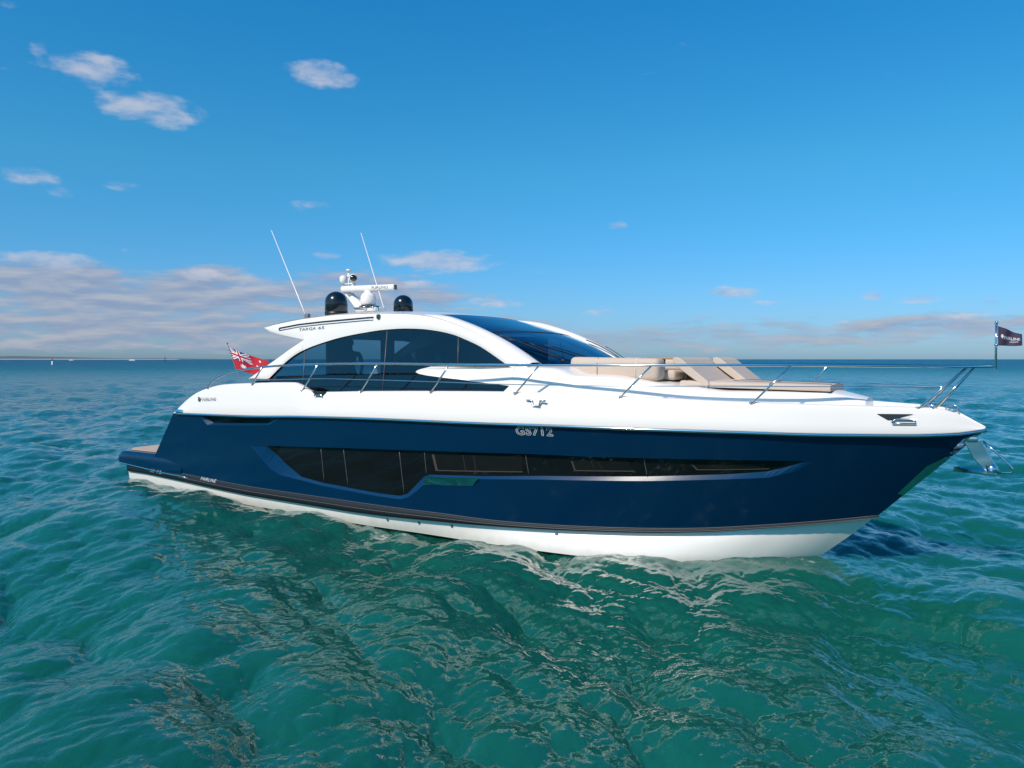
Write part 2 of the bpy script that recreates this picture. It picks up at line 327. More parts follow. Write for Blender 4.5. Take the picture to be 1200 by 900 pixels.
def sea_material():
    m = bpy.data.materials.new('sea_water'); m.use_nodes = True; nt = m.node_tree; b = nt.nodes['Principled BSDF']; N = nt.nodes.new; Lk = nt.links.new
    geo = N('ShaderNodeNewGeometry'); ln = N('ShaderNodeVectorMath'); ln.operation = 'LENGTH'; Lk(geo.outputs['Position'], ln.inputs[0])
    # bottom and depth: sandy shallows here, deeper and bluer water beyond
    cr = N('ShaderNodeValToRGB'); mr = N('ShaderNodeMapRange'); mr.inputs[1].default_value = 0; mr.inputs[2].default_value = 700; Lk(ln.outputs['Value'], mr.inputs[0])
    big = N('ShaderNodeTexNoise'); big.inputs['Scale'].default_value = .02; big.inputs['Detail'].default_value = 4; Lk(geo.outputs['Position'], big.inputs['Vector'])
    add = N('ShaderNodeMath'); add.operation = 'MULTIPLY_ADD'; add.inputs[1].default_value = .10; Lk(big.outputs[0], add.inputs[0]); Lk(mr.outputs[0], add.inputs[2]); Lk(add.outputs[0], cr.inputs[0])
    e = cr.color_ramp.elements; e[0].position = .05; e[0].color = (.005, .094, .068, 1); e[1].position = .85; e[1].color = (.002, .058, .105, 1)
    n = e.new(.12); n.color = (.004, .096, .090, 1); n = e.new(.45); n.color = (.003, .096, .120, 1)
    fm = None                                                          # a few foam flecks left by wavelets slapping the hull
    for px_, py_, rad in ((-8.5, 19.2, 1.5), (-7.2, 18.6, 1.1), (-2.6, 15.3, 1.2), (1.2, 13.6, .9), (4.9, 12.6, .7)):
        d_ = N('ShaderNodeVectorMath'); d_.operation = 'DISTANCE'; d_.inputs[1].default_value = (px_, py_, 0); Lk(geo.outputs['Position'], d_.inputs[0])
        r_ = N('ShaderNodeMapRange'); r_.inputs[1].default_value = 0; r_.inputs[2].default_value = rad; r_.inputs[3].default_value = .36; r_.inputs[4].default_value = 0; Lk(d_.outputs['Value'], r_.inputs[0])
        if fm is None: fm = r_.outputs[0]
        else:
            mm = N('ShaderNodeMath'); mm.operation = 'MAXIMUM'; Lk(fm, mm.inputs[0]); Lk(r_.outputs[0], mm.inputs[1]); fm = mm.outputs[0]
    fn_ = N('ShaderNodeTexNoise'); fn_.inputs['Scale'].default_value = 3.2; fn_.inputs['Detail'].default_value = 9; fn_.inputs['Roughness'].default_value = .68; fn_.inputs['Distortion'].default_value = .8; Lk(geo.outputs['Position'], fn_.inputs['Vector'])
    fa_ = N('ShaderNodeMath'); fa_.operation = 'ADD'; Lk(fm, fa_.inputs[0]); Lk(fn_.outputs[0], fa_.inputs[1])
    fr_ = N('ShaderNodeMapRange'); fr_.inputs[1].default_value = .80; fr_.inputs[2].default_value = .92; Lk(fa_.outputs[0], fr_.inputs[0])
    fmx = N('ShaderNodeMix'); fmx.data_type = 'RGBA'; fmx.inputs[7].default_value = (.55, .58, .56, 1); Lk(fr_.outputs[0], fmx.inputs[0]); Lk(cr.outputs[0], fmx.inputs[6]); Lk(fmx.outputs[2], b.inputs['Base Color'])
    b.inputs['Subsurface Weight'].default_value = .45; b.inputs['Subsurface Radius'].default_value = (.4, 1.6, 1.4); b.inputs['Subsurface Scale'].default_value = 2.0
    b.inputs['IOR'].default_value = 1.40; b.inputs['Specular IOR Level'].default_value = .5
    rr = N('ShaderNodeMapRange'); rr.inputs[1].default_value = 15; rr.inputs[2].default_value = 300; rr.inputs[3].default_value = .04; rr.inputs[4].default_value = .34; Lk(ln.outputs['Value'], rr.inputs[0]); Lk(rr.outputs[0], b.inputs['Roughness'])
    sp_ = N('ShaderNodeMapRange'); sp_.inputs[1].default_value = 40; sp_.inputs[2].default_value = 200; sp_.inputs[3].default_value = .55; sp_.inputs[4].default_value = .17; Lk(ln.outputs['Value'], sp_.inputs[0]); Lk(sp_.outputs[0], b.inputs['Specular IOR Level'])
    mp = N('ShaderNodeMapping'); mp.inputs['Rotation'].default_value = (0, 0, -WIND); mp.inputs['Scale'].default_value = (1, .5, 1); Lk(geo.outputs['Position'], mp.inputs[0])
    prev = None
    for sc, st, di in ((11.0, .45, .03), (2.0, 1.0, .25), (.6, 1.0, .8), (.2, 1.0, 1.6)):
        t = N('ShaderNodeTexNoise'); t.inputs['Scale'].default_value = sc; t.inputs['Detail'].default_value = 3; t.inputs['Roughness'].default_value = .55; Lk(mp.outputs[0], t.inputs['Vector'])
        bp = N('ShaderNodeBump'); bp.inputs['Distance'].default_value = di; Lk(t.outputs[0], bp.inputs['Height'])
        fa = N('ShaderNodeMapRange'); Lk(ln.outputs['Value'], fa.inputs[0]); fa.inputs[3].default_value = st if sc > 5 else .0; fa.inputs[4].default_value = 0.0 if sc > 5 else st
        fa.inputs[1].default_value, fa.inputs[2].default_value = {11.0: (20, 120), 2.0: (20, 70), .6: (45, 180), .2: (90, 400)}[sc]
        Lk(fa.outputs[0], bp.inputs['Strength'])
        if prev: Lk(prev.outputs[0], bp.inputs['Normal'])
        prev = bp
    Lk(prev.outputs[0], b.inputs['Normal'])
    return m
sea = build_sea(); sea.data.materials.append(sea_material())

# ------------------------------------------------------------------ the yacht: shape functions (x forward, y to port, z up from the waterline)
BCH = spline([0, .1, .3, .48, .6, .7, .78, .86, .92, .97, 1], [2.28, 2.31, 2.37, 2.36, 2.22, 1.97, 1.66, 1.2, .75, .3, .015])
BSH = spline([0, .08, .2, .38, .5, .6, .7, .78, .85, .92, .97, 1], [2.5, 2.55, 2.6, 2.63, 2.58, 2.45, 2.17, 1.82, 1.4, .8, .32, .02])
ZCH = spline([0, .07, .18, .27, .44, .57, .67, .76, .843, .915, .963, 1], [.17, .141, .085, .06, .062, .115, .17, .243, .341, .492, .61, .715])
ZSH = spline([0, .016, .2, .285, .431, .56, .656, .81, .88, .942, .979, 1], [1.9, 1.91, 1.985, 2.045, 2.105, 2.127, 2.146, 2.143, 2.132, 2.136, 2.168, 2.235])
def XA(v): return .82 + 1.71 * v
def XS(v): return 18.75 + 1.5 * v
def hull(t, v, off=0.0):
    z = ZCH(t) + (ZSH(t) - ZCH(t)) * v; w = np.clip(v, 0, 1)**1.15; B = BCH(t) * (1 - w) + BSH(t) * w
    p = np.array([XA(v) + (XS(v) - XA(v)) * t, -B, z])
    if off:
        e = 2e-3; a = hull(min(t + e, 1), v) - hull(max(t - e, 0), v); b = hull(t, min(v + e, 1)) - hull(t, v - e); n = np.cross(a, b); n /= np.linalg.norm(n)
        p = p + n * off
    return p
def bsx(x): return BSH((x - 2.53) / 17.72)
CBM = spline([0, 4, 9.5, 10.5, 11.5, 12, 13, 13.5, 14.2, 15, 16, 17, 18, 18.8], [2.1, 2.1, 2.1, 2.12, 2.18, 2.2, 2.15, 2.03, 1.83, 1.6, 1.25, .92, .55, .25])
def cab(x, z): return CBM(x) - .2 * (z - 2.6)

YAW = R(-35)
yacht = empty('motor_yacht', (-9.38, 23.28, 0), YAW)
tag(yacht, 'large navy blue and white motor yacht lying at anchor on the choppy green sea', 'yacht')

# hull sides with the recessed window and the vent opening aft
WT = lin([(0.249, .6306), (.311, .6441), (.3849, .6646), (.5099, .6989), (.6347, .7195), (.7028, .7200), (.7965, .7300), (.8599, .7320), (.8893, .7263), (.8959, .7210)])
WB = lin([(.2491, .6296), (.2939, .448), (.3377, .3004), (.3807, .2623), (.4243, .2459), (.4771, .2251), (.5106, .2198), (.519, .2509), (.5248, .3592), (.5287, .4435), (.5338, .4626), (.6036, .4847), (.6703, .518), (.7689, .5501), (.8398, .5873), (.869, .6154), (.8782, .6533), (.8893, .7254)])
WO = lin([(.2128, .6298), (.2328, .5419), (.2764, .36), (.2996, .3015), (.3398, .2728), (.3823, .2394), (.426, .2228), (.4788, .2026), (.5138, .1939), (.5243, .2181), (.5321, .3086), (.5366, .4073), (.5412, .4398), (.6051, .4637), (.6721, .4934), (.7711, .5198), (.8424, .5536), (.8725, .5688), (.8884, .6251), (.8959, .7201)])
VO = lin([(.0683, .9800), (.0992, .8551), (.2338, .8956), (.2527, .9800)]); VI = lin([(.0794, .9780), (.105, .8745), (.2257, .9096), (.2425, .9780)])
kn = [.249, .311, .3849, .5099, .6347, .7028, .7965, .8599, .8893, .8959, .2491, .2939, .3377, .3807, .4243, .4771, .5106, .519, .5248, .5287, .5338, .6036, .6703, .7689, .8398, .869, .8782,
      .2128, .2328, .2764, .2996, .3398, .3823, .426, .4788, .5138, .5243, .5321, .5366, .5412, .6051, .6721, .7711, .8424, .8725, .8884, .0683, .0992, .2338, .2527, .0794, .105, .2257, .2425]
ts = sorted(set(kn) | set(np.linspace(0, .9, 120).round(4)) | set(np.linspace(.9, 1, 30).round(4)))
tt = [ts[0]]
for t in ts[1:]:
    if t - tt[-1] > .0009 or t in kn: tt.append(t)
ts = tt
def rows(t):
    T = WT(t) + .004; B = min(WB(t), T - .004); O = min(WO(t), B - .001); T2 = T + .006
    if t <= .2128 or t >= .8959: B = T = O = T2
    VB = VI(t); VOu = min(VO(t), VB - .002)
    if t <= .0683 or t >= .2527: VOu = VB = .989
    return O, B, T, T2, VOu, VB, (.989 if t <= .0683 or t >= .2527 else .986)
def lerp(a, b, n): return [a + (b - a) * k / n for k in range(n + 1)]
low, midp, top, o_fac, w_gl, t_lip, v_fac, v_gl, v_lip = ([] for _ in range(9))
def depth(t): return .055 * min(1, max(0, (WT(t) - WB(t)) / .10)) if .249 < t < .8893 else 0.0
def vdepth(t): return .09 * min(1, max(0, (.978 - VI(t)) / .05)) if .0794 < t < .2425 else 0.0
for t in ts:
    O, B, T, T2, VOu, VB, VT = rows(t); d = depth(t); e = vdepth(t)
    low.append([hull(t, v) for v in lerp(0, O, 8)])
    o_fac.append([hull(t, O), hull(t, B, -d)]); w_gl.append([hull(t, v, -d) for v in lerp(B, T, 3)]); t_lip.append([hull(t, T, -d), hull(t, T2)])
    midp.append([hull(t, v) for v in lerp(T2, VOu, 6)])
    v_fac.append([hull(t, VOu), hull(t, VB, -e)]); v_gl.append([hull(t, v, -e) for v in lerp(VB, VT, 2)]); v_lip.append([hull(t, VT, -e), hull(t, VT + .003)])
    top.append([hull(t, v) for v in lerp(VT + .003 if .0683 < t < .2527 else VT, 1.0, 1)])
h = MB()
M['facet'] = mat('navy_chamfer', (.002, .036, .10), .35, coat=.15, coat_rough=.25, spec=.12)
for G in (low, midp, top): h.both(G, 0, True)
for i in range(len(ts) - 1):
    for G, a, b in ((o_fac, .2128, .8959), (t_lip, .2128, .8959), (v_fac, .0683, .2527), (v_lip, .0683, .2527)):
        if ts[i] >= a - 1e-6 and ts[i + 1] <= b + 1e-6: h.both(G[i:i + 2], 1, False)
stem = [hull(1, v) for v in np.linspace(0, 1, 24)]; h.grid([stem, [p * [1, -1, 1] for p in stem]], 0, True)
tr = [hull(0, v) for v in np.linspace(0, 1, 12)]; h.grid([[p * [1, -1, 1] for p in tr], tr], 0, False)
# lower hull: chine step, white bottom, antifouling
LW = []
tl = np.concatenate([[-.05], np.linspace(0, 1, 90)])
for t in tl:
    tc_ = max(t, 0); x0 = lambda a: (-.12 if t < 0 else .82) + (a - .82) * tc_
    B = BCH(tc_); z = ZCH(tc_) if t >= 0 else .19; s = min(1, B / .6)
    fw = np.clip((tc_ - .55) / .35, 0, 1); fw = fw * fw * (3 - 2 * fw); B2 = BCH(tc_**(1 + .36 * fw)); B3 = BCH(tc_**(1 + .75 * fw))
    LW.append([(x0(18.75), -B, z), (x0(18.71), -max(B - (.02 + .07 * tc_**2) * s, .012), z - .025), (x0(18.30 if t < .9 else 18.30), -max(B2 - (.035 + .055 * tc_**2) * s, .012), z * .5 - .1 * (1 - .5 * tc_)),
               (x0(17.72), -max(B3 - (.07 + .05 * tc_**2) * s, .012), -.20), (x0(17.2), -max(B3 * .80 - .1, .012), -.55), (x0(16.4), -.012, -1.0)])
LW = np.array(LW)
bb = MB(); bb.both(LW[:, :2], 0, False); bb.both(LW[:, 1:4], 0, True); bb.both(LW[:, 3:], 1, True)
tr2 = LW[0]; bb.grid([tr2 * [1, -1, 1], tr2], 0, False); bb.grid([LW[-1], LW[-1] * [1, -1, 1]], 0, True)
hull_o = h.obj('hull', [M['navy'], M['facet']], yacht)
bb.obj('hull_bottom', [M['bottom'], M['antifoul']], hull_o)
win = MB()
for i in range(len(ts) - 1):
    if ts[i] >= .249 and ts[i + 1] <= .8894: win.both([w_gl[i], w_gl[i + 1]], 0, True)
win.split('hull_window', M['hullglass'], hull_o, True)
vent = MB()
for i in range(len(ts) - 1):
    if ts[i] >= .0794 and ts[i + 1] <= .2426: vent.both([v_gl[i], v_gl[i + 1]], 0, True)
vent.split('aft_vent_panel', M['hullglass'], hull_o, True)
# window dividers, reveals with blinds
dv = MB()
for (t0, v0, t1, v1) in ((.348, .652, .3831, .262), (.387, .662, .4257, .248), (.474, .688, .5158, .234), (.5099, .696, .5309, .456), (.6347, .717, .6537, .512), (.7543, .724, .7704, .552)):
    P = [hull(t0 + (t1 - t0) * k, v0 + (v1 - v0) * k, -.052) for k in np.linspace(0, 1, 6)]; dv.tube(P, .008, 6); dv.tube([p * [1, -1, 1] for p in P], .008, 6)
dv.split('window_divider', M['letter'], hull_o)
def hull_patch(mb, c, off, fm=0, n=10, m=3):                           # c: four (t, v) corners
    c = np.array(c, float)
    G = [[hull(*((c[0] * (1 - a) + c[1] * a) * (1 - b) + (c[3] * (1 - a) + c[2] * a) * b), off) for b in np.linspace(0, 1, m)] for a in np.linspace(0, 1, n)]
    mb.both(np.array(G), fm, True)
for c in ([(.539, .512), (.644, .548), (.633, .700), (.5225, .668)], [(.6965, .585), (.755, .600), (.741, .694), (.687, .672)], [(.8085, .628), (.868, .645), (.849, .692), (.8010, .672)]):
    rv = MB(); c = np.array(c); hull_patch(rv, c, -.051, 0)
    lo = [c[0] + (0, -.006), c[1] + (0, -.006), c[1] + (0, .004), c[0] + (0, .004)]; hull_patch(rv, lo, -.048, 1)
    w = (c[1] - c[0]) * .03; hull_patch(rv, [c[0], c[0] + w, c[3] + w, c[3]], -.0475, 1, 3, 4)
    for q in (.36, .48): 
        a0 = c[0] + (c[1] - c[0]) * q; a1 = c[3] + (c[2] - c[3]) * q; hull_patch(rv, [a0, a0 + w * .35, a1 + w * .35, a1], -.0472, 2, 2, 4)
    rv.split('window_blind', [M['brown'], M['pink'], M['dark']], hull_o, True)
# bright recessed panel below the window step
pn = MB(); hull_patch(pn, [(.5340, .365), (.5975, .390), (.6005, .474), (.5345, .450)], .006)
k = len(pn.v) // 2
pn.v = [(x, y + (-1 if y < 0 else 1) * ((z - .93) * .20 if z > .93 else 0), z) for x, y, z in pn.v]
pn.split('window_step_panel', M['mirror'], hull_o, True)
# stern rubbing band, pinstripes, sheer rail
BH = spline([0, .07, .27, .44, .57, .67, .84, 1], [.20, .20, .21, .22, .17, .10, .07, .03])
band = MB(); G = []; pin = MB(); L1, L2, L3 = [], [], []
for t in np.linspace(0, 1, 120):
    v1 = BH(t) / (ZSH(t) - ZCH(t)); G.append([hull(t, -.002, .004), hull(t, .006, .035), hull(t, v1 * .5, .038), hull(t, v1 - .004, .032), hull(t, v1, .002)])
    L1.append(hull(t, v1 * .52, .037)); L2.append(hull(t, v1 + .004, .006)); L3.append(hull(t, -.004, .03))
P0 = np.array(G[0]); A = P0.copy(); A[:, 0] = -.10; G = [A] + G
band.both(G, 0, True)
band.split('rubbing_band', M['rubber'], hull_o, True)
for L in (L1, L2): pin.tube(L, .0045, 6); pin.tube([p * [1, -1, 1] for p in L], .0045, 6)
pin.split('pinstripe', M['pin'], hull_o)
sr = MB(); L = [hull(t, 1, .022) for t in np.linspace(.012, 1, 100)]
L2_ = [hull(t, .985, .020) for t in np.linspace(.012, 1, 100)]
for Q in (L,): sr.tube(Q, .030, 8); sr.tube([p * [1, -1, 1] for p in Q], .030, 8)
sr.split('sheer_rail', M['steel'], hull_o)
# bow: mirror plate over the stem and the roller housing
bp = MB(); hull_patch(bp, [(.9926, .30), (1.0, .26), (1.0, .70), (.9885, .625)], .006)
bp.v = list(bp.v); hull_patch(bp, [(.9885, .625), (1.0, .63), (1.0, .715), (.9953, .710)], .006)
bp.split('bow_guard_plate', M['mirror'], hull_o, True)
rh = MB(); hull_patch(rh, [(.993, .77), (1.0, .73), (1.0, .965), (.990, .93)], .012); rh.box((20.08, 0, 2.08), (.16, .16, .10), None, .02)
rh.obj('anchor_roller', M['mirror'], hull_o)
for t_, dz in ((.515, .62), (.560, .55), (.605, .55), (.735, .45)):
    i_ = int(np.argmin(np.abs(tl - t_))); p_ = LW[i_, 1] * (1 - dz) + LW[i_, 2] * dz
    dr = MB(); dr.tube([p_ + [0, .03, 0], p_ + [0, -.012, 0]], .028, 10); dr.obj('through_hull_fitting', M['letter'], hull_o)
# registration number, outlined letters
def num_pt(u, w): return hull(.6125 + .0405 * u - .088 * (.082 * w), .902 + .082 * w, .008)
num_pt_o = lettering('registration_number', 'GS712', num_pt, M['letterw'], hull_o, outline=.019, bold=.012, spacing=1.10)
lettering('stern_logo', 'FAIRLINE', lambda u, w: hull(.142 + .036 * u, .085 + .045 * w, .043), M['letterw'], hull_o)
lettering('stern_mark', 'III  FL', lambda u, w: hull(.012 + .030 * u, .052 + .062 * w, .043), M['letterw'], hull_o)

# swim platform
sp = MB()
def plat_ring(z, grow, xa):
    P = []
    for a in np.linspace(0, 1, 9): P.append((2.62 - (2.62 - (xa + .5)) * a, -(2.345 + grow)))
    for a in np.linspace(0, math.pi / 2, 9)[1:]: P.append((xa + .5 - .5 * math.sin(a), -(2.345 + grow - .5 + .5 * math.cos(a))))
    P += [(x, -y) for x, y in P[::-1]]
    return P
rings = []
for z0, g, xa in ((.42, -.06, -.80), (.42, -.01, -.86), (.47, .012, -.89), (.62, .0, -.82), (.70, -.03, -.76), (.725, -.09, -.68)):
    P = plat_ring(z0, g, xa); rings.append([(x, y, z0 - (.15 if z0 < .5 else .0) * np.clip((x + .86) / 3.0, 0, 1) + .03 * np.clip((x + .5) / 2, 0, 1) * (z0 > .5)) for x, y in P])
sp.grid(np.array(rings).transpose(1, 0, 2), 0, True)
n = len(rings[0]); sp.add(rings[-1], [tuple(range(n))], 0, False); sp.add(rings[0], [tuple(range(n))[::-1]], 0, False)
plat = sp.obj('swim_platform', M['navy'], yacht)
tk = MB(); P = plat_ring(.74, -.22, -.56); tk.add([(x, y, .735 + .03 * np.clip((x + .5) / 2, 0, 1)) for x, y in P] + [(x, y, .765 + .03 * np.clip((x + .5) / 2, 0, 1)) for x, y in P], [tuple(range(n, 2 * n))] + [(i, i + 1, i + 1 + n, i + n) for i in range(n - 1)], 0, False)
tk.obj('teak_deck', M['teakdeck'], plat)
ch = MB(); P = [(x, y * 1.004, .415 - .15 * np.clip((x + .86) / 3.0, 0, 1)) for x, y in plat_ring(0, .0, -.87)]; ch.tube([(2.9, P[0][1], .235)] + P + [(2.9, -P[0][1], .235)], .022, 8); ch.obj('platform_trim', M['steel'], plat)
un = MB(); un.box((.35, 0, .30), (1.3, 4.3, .16), None, .03); un.obj('platform_support', M['navy'], plat)
st = MB(); st.tube([(1.28, -2.15, .76), (1.28, -2.15, .92), (1.36, -2.15, .92), (1.36, -2.15, .76)], .02); st.obj('platform_cleat', M['steel'], plat)

# white gunwale and side decks
DE = [(2.569, 1.977), (2.765, 2.117), (3.078, 2.291), (3.464, 2.453), (4.026, 2.594), (4.64, 2.68), (5.927, 2.739), (7.248, 2.776), (7.454, 2.735), (7.917, 2.586), (9.59, 2.636), (11.277, 2.676), (13.147, 2.701),
      (15.09, 2.666), (17.136, 2.605), (18.539, 2.569), (19.373, 2.55), (19.652, 2.528), (19.87, 2.465), (20.088, 2.349), (20.25, 2.262)]
zD = spline([p[0] for p in DE], [p[1] for p in DE])
xs_ = sorted(set([p[0] for p in DE]) | set(np.arange(2.6, 20.2, .12).round(3)) | {7.3, 7.36, 7.41})
g = MB(); OUT, CAP, DECK = [], [], []
for x in xs_:
    B = bsx(x); z1 = float(zD(x)); z0 = float(ZSH((x - 2.53) / 17.72)); z0 = min(z0 + .01, z1 - .004); k = min(1, B / .5)
    bD = max(B - (.08 + .05 * (z1 - 2.1)) * k, .012); 
    bul = [(z0, B + .012), (z0 + (z1 - z0) * .08, B + .016), (z0 + (z1 - z0) * .35, B - .005 * k), (z0 + (z1 - z0) * .7, B + (bD - B) * .62), (z0 + (z1 - z0) * .93, bD + .012 * k), (z1, bD - .012 * k)]
    OUT.append([(x, -b, z) for z, b in bul])
    inn = max(bD - .14 * k, .006); dz = z1 - (.10 if x > 7.6 else .9)
    CAP.append([(x, -(bD - .012 * k), z1), (x, -(bD - .05 * k), z1 + .014), (x, -(inn + .02 * k), z1 + .010), (x, -inn, z1 - .02), (x, -max(inn - .02, .004), max(dz, 1.36) if x < 7.6 else dz)])
    if x > 7.6: DECK.append([(x, -max(inn - .02, .004), dz), (x, 0, dz + .03 * k), (x, max(inn - .02, .004), dz)])
g.both(OUT, 0, True); g.both(CAP, 0, True); g.grid(DECK, 0, True, True)
deck = g.obj('deck_moulding', M['white'], yacht)
cs = MB(); cs.box((5.0, 0, 1.36), (5.2, 4.8, .05)); cs.obj('cockpit_sole', M['teakdeck'], deck)
# aft end of the bulwark: fairlead housing and cockpit coaming
ac = MB(); ac.box((2.78, 0, 1.88), (.5, 4.70, .10), None, .03); ac.obj('cockpit_coaming', M['white'], deck)
fl = MB()
for s in (-1, 1): fl.box((2.86, s * 2.49, 1.96), (.34, .12, .11), None, .03)
fl.split('stern_fairlead', M['steel'], deck)
lettering('bulwark_logo', 'FAIRLINE', lambda u, w: (3.83 + .62 * u, -(bsx(4.1) + .012 - .03 * (1 if True else 0)) + .0 * w - .012, 2.275 + .075 * w + .02 * u), M['letter'], deck)
# emblem disc beside the bulwark logo
em = MB(); em.box((3.72, -(bsx(3.7) - .012), 2.31), (.07, .012, .11), None, .005); em.obj('bulwark_emblem', M['letter'], deck)
# cleats
def cleat(x, z, half, proud):
    y = -(bsx(x)) ; c = MB(); dx = half
    c.tube([(x - dx, y - proud, z + .05), (x - dx * .45, y - proud, z + .05), (x - dx * .32, y - proud, z - .05), (x + dx * .32, y - proud, z - .05), (x + dx * .45, y - proud, z + .05), (x + dx, y - proud, z + .05)], .018, 8)
    c.box((x, y - proud + .02, z - .06), (dx * .9, .05, .03), None, .008); return c
cleat(13.62, 2.52, .20, -.035).obj('mooring_cleat', M['steel'], deck)
c8 = MB(); c8.prism([(7.96, 2.61), (8.36, 2.61), (8.27, 2.52), (8.08, 2.52)], -2.572, -2.50, 0); c8.tube([(8.06, -2.585, 2.50), (8.06, -2.585, 2.53), (8.28, -2.585, 2.53), (8.28, -2.585, 2.50)], .014, 8, 1); c8.obj('quarter_cleat', [M['dark'], M['steel']], deck)
bx0 = 18.98
bc = MB()
def gun(x, z):   # outer bulwark surface
    B = bsx(x); z1 = float(zD(x)); z0 = float(ZSH((x - 2.53) / 17.72)); k = min(1, B / .5); bD = max(B - (.08 + .05 * (z1 - 2.1)) * k, .012); return -(B + (bD - B) * np.clip((z - z0) / (z1 - z0), 0, 1))
bc.prism([(18.86, 2.455), (19.32, 2.455), (19.17, 2.40), (19.12, 2.345), (19.02, 2.345)], lambda x, z: gun(x, z) - .022, lambda x, z: gun(x, z) + .02, 0)
bc.tube([(19.06, gun(19.06, 2.33) - .05, 2.33), (19.10, gun(19.1, 2.37) - .05, 2.375), (19.36, gun(19.36, 2.37) - .05, 2.375), (19.37, gun(19.37, 2.3) - .05, 2.31), (19.07, gun(19.07, 2.3) - .05, 2.31)], .016, 8, 1)
bc.obj('bow_fairlead', [M['dark'], M['steel']], deck)

# coachroof with its pointed side moulding
CT = lin([(12.0, 3.15), (13.2, 3.145), (13.63, 3.125), (13.82, 3.09), (14.0, 3.0), (14.77, 2.975), (15.346, 2.885), (16.03, 2.795), (16.50, 2.740), (17.214, 2.742), (18.1, 2.745), (18.27, 2.70), (18.62, 2.62)])
cr = MB()
nose = [(10.509, 3.041), (10.55, 3.075), (10.63, 3.10), (10.919, 3.155), (11.271, 3.166), (11.7, 3.163), (12.1, 3.16), (12.5, 3.155), (12.95, 3.15), (12.95, 2.8), (12.95, 2.56), (12.68, 2.56), (12.75, 2.67), (12.896, 2.813), (12.4, 2.852), (12.1, 2.877), (11.763, 2.906), (11.3, 2.937), (10.832, 2.976), (10.60, 3.008)]
for s in (-1, 1): cr.prism(nose, lambda x, z: s * (cab(x, z) + .03), lambda x, z: s * (cab(x, z) - .08), 0, False)
G = []
for x in list(np.arange(12.95, 18.6, .1)) + [18.62]:
    zt = CT(x); zd = float(zD(x)) - .14; b1 = cab(x, zd) + .03; b2 = cab(x, zt) + .03; k = min(1, b2 / .6)
    G.append([(x, -b1, zd), (x, -(b1 + b2) / 2, (zd + zt) / 2), (x, -b2, zt - .03), (x, -(b2 - .03 * k), zt), (x, -(b2 - .16 * k), zt + .025), (x, -b2 * .5, zt + .045), (x, 0, zt + .055)])
cr.both(G, 0, True)
e0 = np.array(G[-1]); cr.grid([e0, e0 * [1, -1, 1]], 0, False)
coach = cr.obj('coachroof', M['white'], yacht)

# superstructure: arches, roof, glass
AO = [(5.359, 4.072), (5.605, 4.125), (5.975, 4.175), (6.872, 4.265), (8.009, 4.315), (8.817, 4.310), (9.587, 4.282), (10.212, 4.240), (10.704, 4.175), (11.126, 4.080), (11.56, 3.955), (12.019, 3.79), (12.444, 3.60), (12.851, 3.375), (13.193, 3.16)]
AU = [(5.35, 4.058), (5.518, 3.971), (6.051, 3.878), (6.874, 3.754), (6.438, 3.55), (6.025, 3.33), (5.543, 3.085), (5.05, 2.822)]
AI_ = [(5.798, 2.833), (5.905, 2.915), (6.222, 3.159), (6.621, 3.40), (7.038, 3.555), (7.587, 3.69), (8.123, 3.793), (8.777, 3.875), (9.408, 3.93), (9.903, 3.942), (10.394, 3.925), (10.882, 3.875), (11.367, 3.788), (11.721, 3.681), (12.059, 3.561), (12.485, 3.348), (12.831, 3.15)]
zO = spline([p[0] for p in AO], [p[1] for p in AO]); zI = spline([p[0] for p in AI_], [p[1] for p in AI_])
def dense(f, a, b, n): return [(x, float(f(x))) for x in np.linspace(a, b, n)]
outer = dense(zO, 5.359, 13.193, 50); inner = dense(zI, 5.798, 12.831, 44)
poly = outer + [(13.12, 3.08), (12.86, 3.08)] + inner[::-1] + [AU[-1]] + AU[:-1][::-1]
roof = MB()
zL = lin([(5.05, 2.824), (5.543, 3.085), (6.025, 3.33), (6.438, 3.55), (6.874, 3.754)]); zT = lin([(5.34, 4.06), (5.35, 4.058), (5.518, 3.971), (6.051, 3.878), (6.874, 3.754)])
zF = lambda x: float(zI(x)) if x > 5.798 else 2.822 + .011 * (x - 5.05) / .75
def fascia(xs, lo, hi, s, m=5):
    Q = [[(x, lo(x) + (hi(x) - lo(x)) * k / m) for k in range(m + 1)] for x in xs]
    o_ = [[(x, s * (cab(x, z) - (.018 if k in (0, m) else 0)), z) for k, (x, z) in enumerate(c)] for c in Q]; i_ = [[(x, s * (cab(x, z) - .13), z) for x, z in c] for c in Q]
    roof.grid(o_, 0, True, s > 0); roof.grid(i_, 0, True, s < 0)
    roof.grid([[a[0], b[0]] for a, b in zip(o_, i_)], 0, True, s < 0); roof.grid([[a[-1], b[-1]] for a, b in zip(o_, i_)], 0, True, s > 0)
    for e in (0, -1): roof.grid([o_[e], i_[e]], 0, False, (s < 0) == (e == 0))
for s in (-1, 1):
    fascia(np.linspace(6.874, 13.193, 64), lambda x: float(zI(x)) if x < 12.831 else 3.15 - .2 * (x - 12.831), lambda x: float(zO(x)), s)
    fascia(np.linspace(5.36, 6.874, 16), lambda x: zT(x), lambda x: float(zO(x)), s)
    fascia(np.linspace(5.05, 6.874, 20), zF, zL, s)
TS_B = lambda xe: cab(xe, float(zO(xe)))
def top_pt(xe, s, dz=0.0):
    b = TS_B(xe); bul = np.interp(xe, [9.8, 11, 12, 13.19], [0, .12, .32, .60]); cr_ = np.interp(xe, [5.36, 7, 10, 10.8, 11.5, 13.19], [.05, .11, .09, .06, .05, .05])
    a = abs(s); return np.array([xe + bul * (1 - a**2.2), s * b, float(zO(xe)) - .004 + cr_ * (1 - a**2.6) + dz])
